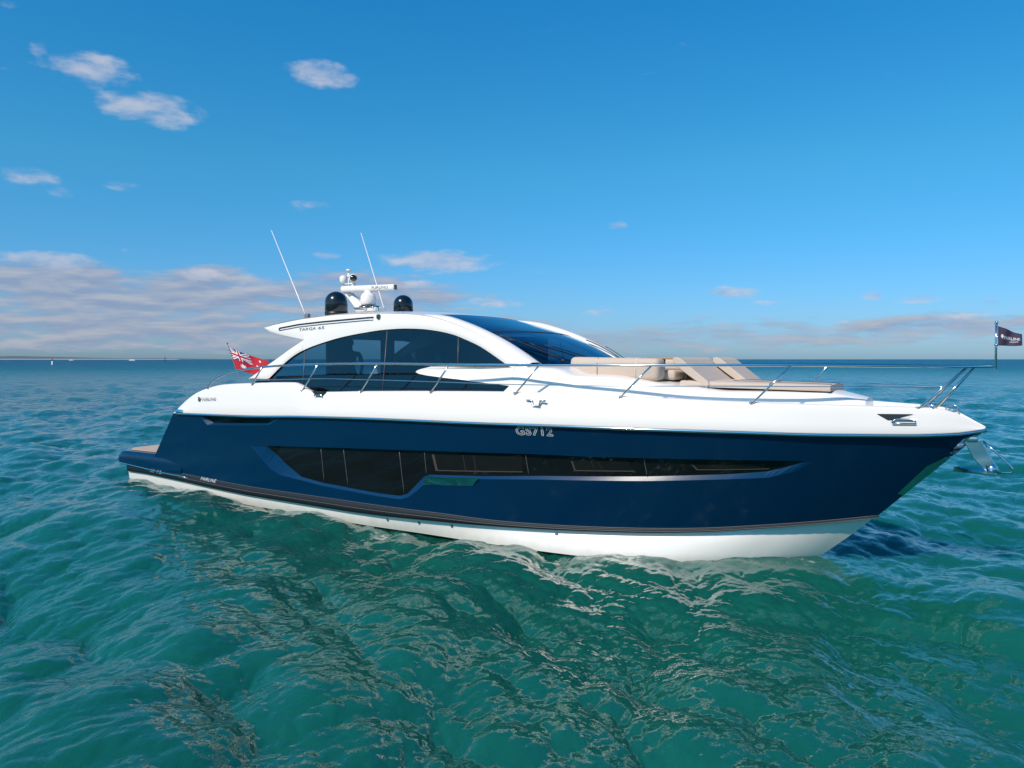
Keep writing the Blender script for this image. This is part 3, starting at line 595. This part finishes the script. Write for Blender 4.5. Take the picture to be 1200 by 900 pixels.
xr = np.linspace(5.36, 10.55, 40); sr_ = np.concatenate([-1 + .08 * np.linspace(0, 1, 4), np.linspace(-.9, .9, 15), 1 - .08 * np.linspace(1, 0, 4)])
roof.grid([[top_pt(x, s) for s in sr_] for x in xr], 0, True)
for sg in (-1, 1):                                                     # upper faces of the arches beside the glass
    G = [[top_pt(x, sg * s, d_ * min(1, (x - 10.3) / .8)) for s, d_ in ((.84, -.05), (.86, .03), (.90, .065), (.95, .07), (.985, .04), (1, 0))] for x in np.linspace(10.5, 13.18, 34)]; roof.grid(G, 0, True, sg < 0)
# soffit under the overhanging tail
zu = spline([5.34, 5.518, 6.051, 6.874], [4.03, 3.975, 3.885, 3.765])
roof.grid([[(x, y * 1.78, float(zu(x)) + .02) for y in np.linspace(-1, 1, 9)] for x in np.linspace(5.36, 6.9, 10)], 0, True, True)
roof.grid([[(5.355, y * 1.78, z) for z in (4.05, 4.075 + .05 * (1 - abs(y)**2.6))] for y in np.linspace(-1, 1, 15)], 0, True)
roof_o = roof.obj('cabin_roof', M['white'], yacht)
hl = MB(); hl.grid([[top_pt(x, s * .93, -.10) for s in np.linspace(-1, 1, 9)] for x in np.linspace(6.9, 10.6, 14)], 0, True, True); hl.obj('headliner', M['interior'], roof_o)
gl = MB(); gl.grid([[top_pt(x, s, -.035 * min(1, (x - 10.45) / .8)) for s in np.linspace(-.87, .87, 33)] for x in np.linspace(10.5, 11.80, 14)], 0, True); gl.obj('roof_glass', M['screen'], yacht)
ws = MB(); ws.grid([[top_pt(x, s, -.035 * min(1, (x - 10.45) / .8)) for s in np.linspace(-.87, .87, 33)] for x in np.linspace(11.86, 13.19, 18)], 0, True); ws_o = ws.obj('windscreen', M['screen'], yacht)
hd = MB(); hd.grid([[top_pt(x, s, -.031) for s in np.linspace(-.87, .87, 33)] for x in (11.79, 11.87)], 0, True); hd.obj('windscreen_header', M['dark'], ws_o)
bt = MB(); bt.tube([top_pt(13.18, s, -.04) for s in np.linspace(-.9, .9, 25)], .022, 6); bt.obj('windscreen_gasket', M['black'], ws_o)
for s0, x0, s1, x1 in ((-.86, 12.10, -.62, 13.12), (-.84, 12.35, -.30, 13.10), (.80, 12.25, .845, 13.12)):
    w = MB(); P = [top_pt(x0 + (x1 - x0) * k, s0 + (s1 - s0) * k, .03 + .015 * math.sin(k * 3)) for k in np.linspace(0, 1, 8)]; w.tube(P, .011, 6)
    w.tube([p + np.array([.05, .04, .025]) for p in P[3:]], .008, 6); w.box(tuple(P[-1]), (.09, .07, .06), None, .015); w.obj('wiper', M['black'], ws_o)
for s in (-1, 1):
    sg = MB(); xs2 = np.concatenate([[5.80, 5.905], np.linspace(6.0, 12.831, 50)]); G = [[(x, s * (cab(x, z) - .05), z) for z in np.linspace(2.45, max(float(zI(x)) + .03, 2.46), 6)] for x in xs2]; sg.grid(G, 0, True, s > 0)
    sgo = sg.obj('side_window', M['sideglass'], yacht)
    ml = MB()
    for (xa, za, xb, zb) in ((9.461, 3.916, 9.578, 2.55), (6.919, 3.50, 7.048, 2.55), (11.50, 3.72, 11.586, 3.15)):
        ml.tube([(xa, s * (cab(xa, za) - .045), za), (xb, s * (cab(xb, zb) - .045), zb)], .010, 6)
    ml.split('window_divider', M['letter'], sgo)
    gk = MB(); gk.tube([(x, s * (cab(x, z) - .045), z) for x, z in inner], .016, 6); gk.obj('window_gasket', M['black'], sgo)
# fittings on the roof side
for s in (-1, 1):
    hr = MB(); P = [(x, s * (cab(x, z) + .014), z) for x, z in [(5.96, 4.045), (6.631, 4.115), (7.4, 4.155), (8.061, 4.178), (8.937, 4.208), (9.05, 4.206)]]
    hr.tube(P, .013, 8, 0); hr.tube([(x, s * (cab(x, z - .058) + .010), z - .058) for x, y, z in P], .009, 6, 1)
    hr.tube([P[0], (P[0][0] - .03, P[0][1], P[0][2] - .03), (P[0][0], P[0][1], P[0][2] - .06)], .014, 6, 0); hr.obj('roof_handrail', [M['dark'], M['steel']], roof_o)
    nl = MB(); nl.box((9.21, s * (cab(9.21, 4.2) + .02), 4.215), (.09, .06, .10), None, .02); nl.obj('navigation_light', M['green'] if s < 0 else M['flagred'], roof_o)
for wd_, a_, b_ in (('TARGA', 0, .68), ('65', .77, 1.0)): lettering('model_lettering', wd_, lambda v_, w: (lambda u: (6.66 + .86 * u, -(cab(6.7, 3.955 + .035 * u + .065 * w) + .008), 3.955 + .035 * u + .065 * w))(a_ + (b_ - a_) * v_), M['letter'], roof_o)
# aft bulkhead, cockpit seat, interior
bk = MB(); bk.box((6.0, 0, 2.45), (.08, 3.9, .90)); bk.box((5.45, -.6, 2.35), (.9, 2.6, .85), None, .08); bk.obj('cockpit_seat', M['dark'], yacht)
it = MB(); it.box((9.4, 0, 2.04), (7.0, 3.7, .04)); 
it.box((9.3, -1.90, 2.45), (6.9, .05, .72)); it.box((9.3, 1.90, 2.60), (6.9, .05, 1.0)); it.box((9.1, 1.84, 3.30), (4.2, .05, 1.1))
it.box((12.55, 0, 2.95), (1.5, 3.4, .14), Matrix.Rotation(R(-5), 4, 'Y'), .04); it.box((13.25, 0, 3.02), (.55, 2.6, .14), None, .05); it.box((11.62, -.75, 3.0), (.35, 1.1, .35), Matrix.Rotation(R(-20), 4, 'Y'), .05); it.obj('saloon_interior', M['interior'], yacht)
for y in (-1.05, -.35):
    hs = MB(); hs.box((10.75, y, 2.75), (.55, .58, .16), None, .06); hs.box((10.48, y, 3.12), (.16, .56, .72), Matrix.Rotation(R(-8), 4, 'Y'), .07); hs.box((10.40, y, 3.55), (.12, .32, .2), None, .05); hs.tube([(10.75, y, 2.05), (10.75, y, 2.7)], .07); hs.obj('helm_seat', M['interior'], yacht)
for ya, yb in ((-.58, .22), (1.34, 1.80)):
    pl = MB(); pl.box((6.2, (ya + yb) / 2, 3.1), (.08, yb - ya, 1.5)); pl.obj('door_post', M['interior'], yacht)
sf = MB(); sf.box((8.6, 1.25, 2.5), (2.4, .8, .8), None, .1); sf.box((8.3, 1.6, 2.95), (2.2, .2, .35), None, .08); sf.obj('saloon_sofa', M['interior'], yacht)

# guard rails
RT = [(3.996, 2.604), (4.10, 2.70), (4.222, 2.777), (4.515, 2.885), (4.942, 2.983), (5.456, 3.059), (5.949, 3.102), (6.884, 3.156), (8.041, 3.189), (9.842, 3.214), (11.738, 3.203), (13.645, 3.194), (15.641, 3.201), (17.673, 3.206), (19.199, 3.193), (19.8, 3.188)]
zR = spline([p[0] for p in RT], [p[1] for p in RT])
def rail_y(x): return -max(bsx(x) - .10, .03)
ST = [(5.781, 2.723, 6.173, 3.113), (7.553, 2.60, 8.124, 3.19), (9.4, 2.641, 9.913, 3.214), (11.264, 2.676, 11.738, 3.203), (13.153, 2.690, 13.645, 3.194), (15.087, 2.666, 15.627, 3.201), (17.137, 2.606, 17.708, 3.206), (19.373, 2.55, 20.0, 3.186), (19.56, 2.535, 20.10, 3.186)]
for s in (-1, 1):
    r = MB(); xs3 = [3.996, 4.03, 4.10, 4.222, 4.36, 4.515, 4.72, 4.942, 5.2, 5.456] + list(np.linspace(5.949, 19.8, 60))
    P = [(x, -s * rail_y(x) * -1 * -1 if False else s * abs(rail_y(x)), float(zR(x))) for x in xs3] + [(20.1, s * .06, 3.19), (20.30, s * .015, 3.195), (20.37, s * .012, 3.20)]
    r.tube([(3.985, s * abs(rail_y(4)), 2.57)] + P, .0235, 10); ro = r.obj('guard_rail', M['steel'], yacht)
    for (xb, zb, xt, zt) in ST:
        q = MB(); yb = s * (abs(rail_y(xb)) + (.0 if xb < 19 else -.02)); q.tube([(xb, yb, zb - .03), (xt, s * abs(rail_y(xt)), zt)], .0165, 8); q.lathe([(0, .02), (.026, .015), (.03, 0)], (xb, yb, zb), 12); q.obj('stanchion', M['steel'], ro)
    mw = MB(); zm = spline([5.95, 6.512, 8.58, 10.074, 11.797, 13.048, 14.5, 17.5, 19.75], [2.825, 2.834, 2.884, 2.88, 2.865, 2.846, 2.845, 2.87, 2.86])
    mw.tube([(x, s * abs(rail_y(x)), float(zm(x))) for x in np.linspace(5.95, 19.72, 50)], .0085, 6); mw.obj('guard_wire', M['steel'], ro)
pj = MB(); pj.tube([(20.365, 0, 3.15), (20.365, 0, 3.84)], .016, 8); pj.tube([(20.365, 0, 3.50), (20.365, 0, 3.53)], .024, 8); pj.lathe([(0, .03), (.02, .02), (.028, 0), (.02, -.02), (0, -.03)], (20.365, 0, 3.85), 12); pj.obj('bow_flagstaff', M['steel'], yacht)
es = MB(); es.tube([(2.74, -.4, 2.05), (2.46, -.4, 2.59), (1.84, -.4, 3.73)], .009, 8); es.lathe([(0, .03), (.025, .015), (.025, -.01), (0, -.03)], (1.83, -.4, 3.75), 12); es.obj('ensign_staff', M['pin'], yacht)
# windlass on the foredeck
wl = MB(); wl.lathe([(0, .14), (.06, .14), (.07, .10), (.05, .06), (.09, .04), (.10, 0)], (19.55, .0, 2.47), 16)
for q in ((19.35, .22), (19.42, -.12), (19.72, .05)): wl.tube([(q[0], q[1], 2.46), (q[0], q[1], 2.58), (q[0] + .16, q[1], 2.58), (q[0] + .16, q[1], 2.46)], .018, 8)
wl.obj('windlass', M['steel'], yacht)
hc = MB(); hc.box((18.95, .0, 2.485), (.5, .42, .03), None, .01); hc.lathe([(0, .05), (.05, .04), (.055, 0)], (18.8, .35, 2.49), 12); hc.obj('foredeck_hatch', M['bottom'], yacht)

# bow lounge upholstery
lo = MB()
for s in (-1, 1): lo.box((14.55, s * 1.10, 3.13), (1.80, .36, .40), Matrix.Rotation(R(1.0), 4, 'Y'), .09, 3)
lo.box((13.95, 0, 3.13), (.50, 2.1, .40), None, .09, 3)
lo_o = lo.obj('lounge_backrest', M['tan'], yacht)
se = MB(); se.box((14.85, 0, 3.02), (1.5, 1.8, .18), None, .05); se.obj('lounge_seat', M['tan'], lo_o)
for s in (-1, 1):
    sm_ = MB(); sm_.tube([(15.02, s * 1.29, 2.98), (15.02, s * 1.29, 3.20), (15.02, s * 1.24, 3.315), (15.02, s * .98, 3.325)], .006, 6); sm_.obj('seam', M['flagwhite'], lo_o)
for s in (-1, 1):
    for xq in (14.25,):
        sm_ = MB(); sm_.tube([(xq, s * 1.285, 2.98), (xq, s * 1.285, 3.22), (xq, s * 1.24, 3.325), (xq, s * .98, 3.336)], .005, 6); sm_.obj('seam', M['pink'], lo_o)
tb = MB(); tb.box((14.95, .05, 3.315), (.95, .95, .035), None, .01); tb.tube([(14.95, .05, 2.95), (14.95, .05, 3.3)], .05, 12, 1); tb.obj('lounge_table', [M['teak'], M['steel']], yacht)
pb = MB()
def pad_outline(x0, x1, z0, z1, hw0, hw1, r=.06):
    G = []
    for a in np.linspace(0, 1, 14):
        x = x0 + (x1 - x0) * a; hw = hw0 + (hw1 - hw0) * a; zt = z1[0] + (z1[1] - z1[0]) * a; zb = z0[0] + (z0[1] - z0[0]) * a
        G.append([(x, -hw, zb), (x, -hw - .01, zb + (zt - zb) * .5), (x, -hw + .01, zt - .015), (x, -hw + .06, zt), (x, 0, zt + .02), (x, hw - .06, zt), (x, hw - .01, zt - .015), (x, hw + .01, zb + (zt - zb) * .5), (x, hw, zb)])
    return G
G = pad_outline(15.75, 18.12, (2.83, 2.775), (2.93, 2.875), 1.02, .50); pb.grid(G, 0, True, True); pb.add([tuple(p) for p in G[-1]], [tuple(range(9))], 0, False); pb.add([tuple(p) for p in G[0]], [tuple(range(9))[::-1]], 0, False)
pad_o = pb.obj('sun_pad', M['tan'], yacht)
def pad_top(x, y): a = (x - 15.75) / 2.37; hw = 1.02 - .52 * a; return (x, y, 2.93 - .055 * a + .02 * (1 - min(1, abs(y) / hw)) + .002)
for y_ in (-.33, 0, .33): 
    q = MB(); q.tube([pad_top(x, y_ * (1.5 - .62 * (x - 15.75) / 2.37)) for x in np.linspace(16.5, 18.1, 12)], .006, 6); q.obj('seam', M['pink'], pad_o)
for xq in (17.2,):
    q = MB(); hw = 1.02 - .52 * (xq - 15.75) / 2.37; q.tube([(xq, -hw - .008, 2.85), (xq, -hw + .01, 2.885)] + [pad_top(xq, y) for y in np.linspace(-hw + .06, hw - .06, 9)], .006, 6); q.obj('seam', M['pink'], pad_o)
for (y0, y1, xt, zt, xb_, zb_) in ((-.95, .52, 15.60, 3.36, 16.22, 2.90), (.26, 1.12, 15.88, 3.36, 16.50, 2.90)):
    q = MB(); d = Vector((xb_ - xt, 0, zb_ - zt)); ln_ = d.length; d.normalize(); nrm = Vector((-d.z, 0, d.x)); nrm = nrm if nrm.z > 0 else -nrm
    prof = [(-.03, 0), (-.035, .03), (.02, .075), (.12, .095), (ln_ * .5, .08), (ln_ - .04, .075), (ln_, .045), (ln_, -.04), (ln_ * .5, -.06), (.1, -.06), (0, -.04)]
    pts = [(xt + d.x * a + nrm.x * b, zt - .07 + d.z * a + nrm.z * b) for a, b in prof]
    q.prism(pts[::-1], y0, y1, 0, False); qo = q.obj('lounger_backrest', M['tan'], yacht); bevel(qo, .025, 3, 30)
    sa = MB(); sa.tube([(xt + .18, y0 + .06, zt - .22), (xt + .22, y0 + .06, 2.92)], .02); sa.obj('support_strut', M['dark'], qo)

# satellite domes, antennas, radar and light masts
for (x, y, z, s) in ((7.35, -1.3, 4.355, 1.0), (7.04, 1.3, 4.47, .98)):
    d = MB(); rr_ = .262 * s; prof = [(rr_ * .97, 0), (rr_ * .97, .05), (rr_, .06), (rr_, .27)] + [(rr_ * math.cos(a), .27 + rr_ * .98 * math.sin(a)) for a in np.linspace(.12, math.pi / 2, 12)]
    d.lathe(prof, (x, y, z), 40); do = d.obj('satellite_dome', M['dome'], yacht)
    b2 = MB(); b2.lathe([(.0, -.16), (rr_ * .9, -.16), (rr_ * 1.02, -.005), (rr_ * 1.02, .05), (rr_ * .9, .055)], (x, y, z), 40); b2.obj('dome_base', M['black'], do)
for (xb, y, zb, xt, zt) in ((6.56, -1.5, 4.26, 5.264, 6.473), (6.30, 1.5, 4.30, 5.272, 6.811)):
    a = MB(); a.tube([(xb, y, zb), (xb + (xt - xb) * .12, y, zb + (zt - zb) * .12), (xt, y, zt)], [.017, .015, .008], 8); ao = a.obj('whip_antenna', M['white'], yacht)
    m_ = MB(); m_.box((xb + .01, y, zb + .04), (.12, .10, .16), None, .02); m_.tube([(xb - .08, y, zb + .10), (xb + .06, y, zb + .10)], .02); m_.obj('antenna_mount', M['pin'], ao)
rd = MB(); rd.prism([(6.98, 4.40), (7.02, 4.62), (6.40, 5.02), (6.32, 5.02), (6.30, 4.97), (6.86, 4.40)][::-1], -.08, .08, 0, False); rd.box((7.15, 0, 4.53), (.7, .4, .10), None, .03)
for q in (-.14, .14): rd.tube([(6.96, q, 4.45), (6.30, q, 5.05)], .022)
rdo = rd.obj('radar_mast', M['white'], yacht); bevel(rdo, .012, 2, 50)
pd = MB(); pd.lathe([(0, 0), (.17, 0), (.185, .03), (.195, .06), (.19, .22), (.15, .29), (.10, .32), (.09, .38), (0, .38)], (7.07, 0, 4.64), 32); pd.box((7.1, 0, 4.60), (.42, .3, .07), None, .02, 2, 1); pd.obj('radar_pedestal', [M['white'], M['dark']], rdo)
sc_ = MB(); dirx = Vector((.985, -.17, 0)); ra = Matrix.Rotation(R(14), 4, 'Z')
sc_.box((7.07, 0, 5.07), (1.55, .16, .15), ra, .05, 4); sc_o = sc_.obj('radar_scanner', M['white'], rdo)
cap = MB(); cap.box((7.07 + .775 * math.cos(R(14)), .775 * math.sin(R(14)), 5.07), (.02, .13, .12), ra, .008); cap.obj('scanner_end_cap', M['letter'], sc_o)
lettering('scanner_lettering', 'FURUNO', lambda u, w: (7.07 + (.15 + .46 * u) * math.cos(R(14)) + .084 * math.sin(R(14)), (.15 + .46 * u) * math.sin(R(14)) - .084 * math.cos(R(14)), 5.04 + .07 * w), M['letter'], sc_o)
hn = MB()
for (x, y) in ((7.0, -.22), (7.25, -.18)): hn.tube([(x - .2, y, 4.57), (x + .12, y, 4.57), (x + .22, y, 4.57)], [.02, .028, .06], 12)
for x in (6.9, 7.3, 7.5): hn.tube([(x, -.1, 4.42), (x, -.1, 4.57)], .025)
hn.obj('air_horn', M['steel'], rdo)
lm = MB(); lm.tube([(6.38, 0, 5.0), (6.38, 0, 5.55)], .02, 8); lm.tube([(6.18, 0, 5.22), (6.62, 0, 5.22)], .02, 8); lm.lathe([(0, .05), (.06, .045), (.065, .0), (0, -.01)], (6.38, 0, 5.54), 14); lm.box((6.40, 0, 5.43), (.09, .09, .10), None, .02)
lmo = lm.obj('light_mast', M['white'], rdo)
cmn = MB(); cmn.lathe([(0, -.10), (.07, -.09), (.095, -.02), (.095, .08), (.05, .12), (0, .125)], (6.18, 0, 5.32), 18); cmn.obj('camera_housing', M['white'], lmo)
slt = MB(); slt.tube([(6.50, .02, 5.34), (6.60, -.06, 5.34), (6.66, -.11, 5.34)], [.07, .10, .105], 18, 0); slt.tube([(6.662, -.112, 5.34), (6.672, -.12, 5.34)], .085, 18, 1); slt.tube([(6.5, 0, 5.14), (6.58, 0, 5.14)], .05, 10); slt.tube([(6.55, 0, 5.14), (6.56, 0, 5.3)], .03, 10); slt.obj('search_light', [M['white'], M['lens']], lmo)

# ------------------------------------------------------------------ anchor hanging from the bow roller
def local(o_loc): return Matrix.Translation(yacht.location) @ Matrix.Rotation(YAW, 4, 'Z') @ Vector(o_loc)
anch = empty('anchor', local((20.3, 0, 1.55)), YAW); tag(anch, 'polished steel plough anchor hanging from the bow roller just above the water', 'anchor')
sh = MB(); sh.prism([(x - 20.3, z - 1.55) for x, z in [(19.98, 2.02), (20.20, 2.08), (20.31, 1.86), (20.44, 1.62), (20.40, 1.54), (20.27, 1.58), (20.10, 1.78)]][::-1], -.05, .05, 0, False); so = sh.obj('shank', M['mirror'], anch); bevel(so, .012, 2)
cw = MB(); cw.tube([(.02, 0, .16), (.06, 0, .02)], [.075, .095], 14); cw.obj('crown', M['steel'], anch)
fk = MB(); G = []
for a in np.linspace(0, 1, 12):
    x = .10 - .56 * a; hw = .30 * (1 - a**1.6) * (.75 + .25 * math.sin(a * 3)) + .004; G.append([(x, hw * s, .0 + .055 * abs(s)**1.3 + .03 * a) for s in np.linspace(-1, 1, 9)])
G = np.array(G); fk.grid(G, 0, True); fk.grid(G - [0, 0, .025], 0, True, True); fk.grid([G[:, 0], G[:, 0] - [0, 0, .025]], 0, False); fk.grid([G[:, -1], G[:, -1] - [0, 0, .025]], 0, False); fk.grid([G[0], G[0] - [0, 0, .025]], 0, False); fk.obj('fluke', M['steel'], anch)
rb = MB()
rb.tube([(-.08, 0, .50), (.10, 0, .34), (.27, 0, .16), (.315, 0, .09), (.29, 0, .05), (.08, 0, .03)], .018, 8); rb.obj('roll_bar', M['steel'], anch)

# ------------------------------------------------------------------ flags
def flag(name, hoist_top, hoist_bot, fly, nx, ny, design, mats, label, shrink=0.0, wave=.03, freq=9.0):
    root = empty(name, local(hoist_bot), YAW); base = np.array(hoist_bot, float); tp = np.array(hoist_top) - base; fl_ = np.array(fly)
    side = np.cross(fl_, [0, 0, 1.]); side /= np.linalg.norm(side)
    def pt(u, w):                                                      # w: 0 at the foot, 1 at the head
        lag = tp * w * (1 - shrink * u) + fl_ * u
        rip = wave * min(1, u * 3) * math.sin(freq * u + 2.2 * (1 - w)) + wave * .45 * u * math.sin(freq * 1.9 * u - 3 * w)
        return lag + side * rip + np.array([0, 0, wave * .35 * u * math.sin(freq * u + 1)])
    m_ = MB(); P = [[pt(u, w) for w in np.linspace(0, 1, ny + 1)] for u in np.linspace(0, 1, nx + 1)]; m_.grid(P, 0, True)
    k = 0
    for i in range(nx):
        for j in range(ny): m_.fm[k] = design((i + .5) / nx, (j + .5) / ny); k += 1
    m_.obj('flag_cloth', mats, root); tag(root, label, 'flag'); return root, pt, side
def star(u, w, cx, cy, r, n, asp=2.0):
    dx = (u - cx) * asp; dy = w - cy; d = math.hypot(dx, dy)
    if d > r: return False
    a = (math.atan2(dx, dy) % (2 * math.pi / n)) - math.pi / n; return d < r * (.48 + .52 * (abs(a) / (math.pi / n))**1.6)
def ensign(u, w):
    if u < .5 and w > .5:
        x = u / .5 - .5; y = (w - .5) / .5 - .5; X = x * 2
        if abs(x) < .05 or abs(y) < .10: return 0
        if abs(x) < .085 or abs(y) < .17: return 1
        d = min(abs(y - x), abs(y + x))
        if d < .045: return 0
        if d < .13: return 1
        return 2
    if star(u, w, .25, .24, .16, 7): return 1
    for cx, cy, r in ((.75, .83, .075), (.75, .17, .075), (.63, .52, .075), (.86, .60, .075), (.80, .42, .045)):
        if star(u, w, cx, cy, r, 7): return 1
    return 0
flag('ensign_flag', (1.86, -.4, 3.64), (2.20, -.4, 3.02), (1.05, .55, -.34), 150, 90, ensign, [M['flagred'], M['flagwhite'], M['flagblue']], 'red ensign with union canton and white stars flying from the stern', .12, .06, 7.0)
root, pt, side = flag('bow_pennant', (20.385, 0, 3.80), (20.39, 0, 3.505), (.295, .205, -.005), 60, 30, lambda u, w: 0, [M['purple']], 'small dark purple flag with white lettering on the bow staff', .42, .018, 6.5)
for nm, s_, u0, u1, w0, w1 in (('flag_lettering', 'FAIRLINE', .24, .90, .36, .56), ('flag_subtitle', 'YACHTS', .50, .82, .20, .29)):
    lettering(nm, s_, lambda u, w: pt(u0 + (u1 - u0) * u, w0 + (w1 - w0) * w + .06 * u) + side * .006, M['letterw'], root, bold=.01)
    lettering(nm, s_, lambda u, w: pt(u1 - (u1 - u0) * u, w0 + (w1 - w0) * w + .06 * (1 - u)) - side * .006, M['letterw'], root, bold=.01)
emb = MB(); c0 = [(0.10, .50), (.13, .62), (.19, .62), (.215, .50), (.16, .38)]
for sg in (-1, 1): emb.add([pt(u, w) + side * .006 * sg for u, w in c0], [tuple(range(5))], 0, False)
emb.obj('flag_emblem', M['letterw'], root)

# ------------------------------------------------------------------ person standing in the saloon
def skin_body(name, joints, edges, mat_, parent, lv=2):
    me = bpy.data.meshes.new(name); me.from_pydata([j[:3] for j in joints], edges, []); o = bpy.data.objects.new(name, me); col.objects.link(o); o.parent = parent; me.materials.append(mat_)
    mk = o.modifiers.new('skin', 'SKIN'); mk.use_smooth_shade = True
    for i, j in enumerate(joints): me.skin_vertices[0].data[i].radius = (j[3], j[4] if len(j) > 4 else j[3])
    me.skin_vertices[0].data[0].use_root = True
    sb = o.modifiers.new('sub', 'SUBSURF'); sb.levels = lv; sb.render_levels = lv; return o
person = empty('person', local((7.42, -.95, 2.03)), R(-80)); tag(person, 'person in dark clothes standing in the cabin behind the tinted side window', 'person')
J = [(0, 0, .92, .15, .11), (0, 0, 1.10, .14, .10), (0, 0, 1.32, .20, .11), (0, 0, 1.45, .08, .07), (.01, 0, 1.53, .055, .055), (.02, 0, 1.62, .085, .075), (.015, 0, 1.70, .07, .065),
     (0, .21, 1.41, .07), (-.02, .29, 1.14, .048), (.10, .25, .92, .036), (.14, .24, .84, .03), (0, -.21, 1.41, .07), (-.02, -.29, 1.14, .048), (.10, -.25, .92, .036), (.14, -.24, .84, .03),
     (0, .10, .85, .10), (.02, .11, .48, .065), (0, .11, .09, .045), (.14, .12, .04, .04), (0, -.10, .85, .10), (.02, -.11, .48, .065), (0, -.11, .09, .045), (.14, -.12, .04, .04)]
Ed = [(0, 1), (1, 2), (2, 3), (3, 4), (4, 5), (5, 6), (2, 7), (7, 8), (8, 9), (9, 10), (2, 11), (11, 12), (12, 13), (13, 14), (0, 15), (15, 16), (16, 17), (17, 18), (0, 19), (19, 20), (20, 21), (21, 22)]
skin_body('body', J, Ed, M['cloth'], person)
hh = MB(); hh.lathe([(0, .115), (.05, .10), (.085, .05), (.092, 0), (.085, -.04)], (0.005, 0, 1.655), 18); hh.obj('hair', M['hair'], person)

# ------------------------------------------------------------------ far shore, marks and boats
def far(px, py_h, d): return ((px - 600) / 900. * d, d, 0)
hl_ = MB(); D0 = 9000.; G = []
rng = np.random.default_rng(2); xs4 = np.linspace(-60, 420, 90)
ht = np.interp(xs4, [-60, 0, 20, 50, 75, 100, 125, 145, 165, 230, 420], [42, 40, 34, 26, 20, 14, 14, 22, 14, 5, 0]) * (1 + .12 * rng.normal(size=90))
ht = np.convolve(np.pad(ht, 2, mode='edge'), np.ones(5) / 5, mode='valid')
for x, hgt in zip(xs4, ht):
    X = (x - 600) / 900. * D0; G.append([(X, D0, -1), (X, D0 + 20, 4 * (hgt > 8)), (X, D0 + 60, 7 * (hgt > 8)), (X, D0 + 250, hgt * .6), (X, D0 + 600, hgt), (X, D0 + 1400, hgt * .8), (X, D0 + 2000, -1)])
land = MB(); land.grid(G, 0, True, True)
for k in range(89):
    for j in range(2): land.fm[k * 6 + j] = 1
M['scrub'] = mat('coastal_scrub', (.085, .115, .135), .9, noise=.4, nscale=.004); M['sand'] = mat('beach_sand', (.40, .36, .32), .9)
lo_ = land.obj('distant_land', [M['scrub'], M['sand']], None); lo_['kind'] = 'structure'
M['marker'] = mat('marker_white', (.78, .76, .74), .6); M['markred'] = mat('marker_red', (.35, .06, .04), .6)
p = far(61.5, 0, 470); mk_ = empty('channel_marker', (p[0], p[1], SEA_Z)); tag(mk_, 'white spar buoy with a dark red top far off to the left', 'buoy')
b_ = MB(); b_.lathe([(.55, -.3), (.55, .1), (.45, .5), (.36, 2.2), (.0, 2.25)], (0, 0, 0), 16); b_.obj('float', M['marker'], mk_)
b_ = MB(); b_.lathe([(.16, 2.2), (.14, 3.1), (.30, 3.12), (.22, 3.7), (0, 3.72)], (0, 0, 0), 12); b_.obj('topmark', M['markred'], mk_)
p = far(193.5, 0, 1400); bk_ = empty('beacon_post', (p[0], p[1], SEA_Z)); tag(bk_, 'dark beacon post on the horizon left of the yacht stern', 'beacon')
b_ = MB(); b_.tube([(0, 0, -1), (0, 0, 5.2)], .5, 10); b_.obj('post', M['dark'], bk_)
b_ = MB(); b_.lathe([(0, 5.0), (.9, 5.1), (.9, 6.4), (0, 7.6)], (0, 0, 0), 12); b_.obj('lantern_cage', M['dark'], bk_)
for px, L, lab in ((84, 11., 'tiny white boat on the horizon at the far left, nearest the shore'), (155, 15., 'tiny white motor cruiser on the horizon between the two sea marks')):
    d = 1900.; p = far(px, 0, d); r_ = empty('distant_boat', (p[0], p[1], SEA_Z), R(8 if px < 100 else -5)); tag(r_, lab, 'boat', 'boats far out on the horizon')
    hb = MB(); G = []
    for a in np.linspace(0, 1, 9):
        w_ = 1.9 * (1 - a**3); G.append([(L * (a - .5), -w_, 1.6 + .5 * a), (L * (a - .5), -w_ * .8, -.3), (L * (a - .5), w_ * .8, -.3), (L * (a - .5), w_, 1.6 + .5 * a), (L * (a - .5), -w_, 1.6 + .5 * a)])
    hb.grid(G, 0, False); hb.add(G[0][:4], [(0, 1, 2, 3)], 0, False); hb.obj('hull', M['marker'], r_)
    cbn = MB(); cbn.prism([(-L * .3, 1.5), (-L * .28, 3.5), (L * .08, 3.6), (L * .24, 1.7)][::-1], -1.4, 1.4, 0, False); cbn.obj('cabin', M['marker'], r_)
    wn_ = MB(); wn_.prism([(-L * .2, 2.5), (-L * .2, 3.1), (L * .06, 3.1), (L * .1, 2.5)][::-1], -1.43, 1.43, 0, False); wn_.obj('cabin_window', M['black'], r_)
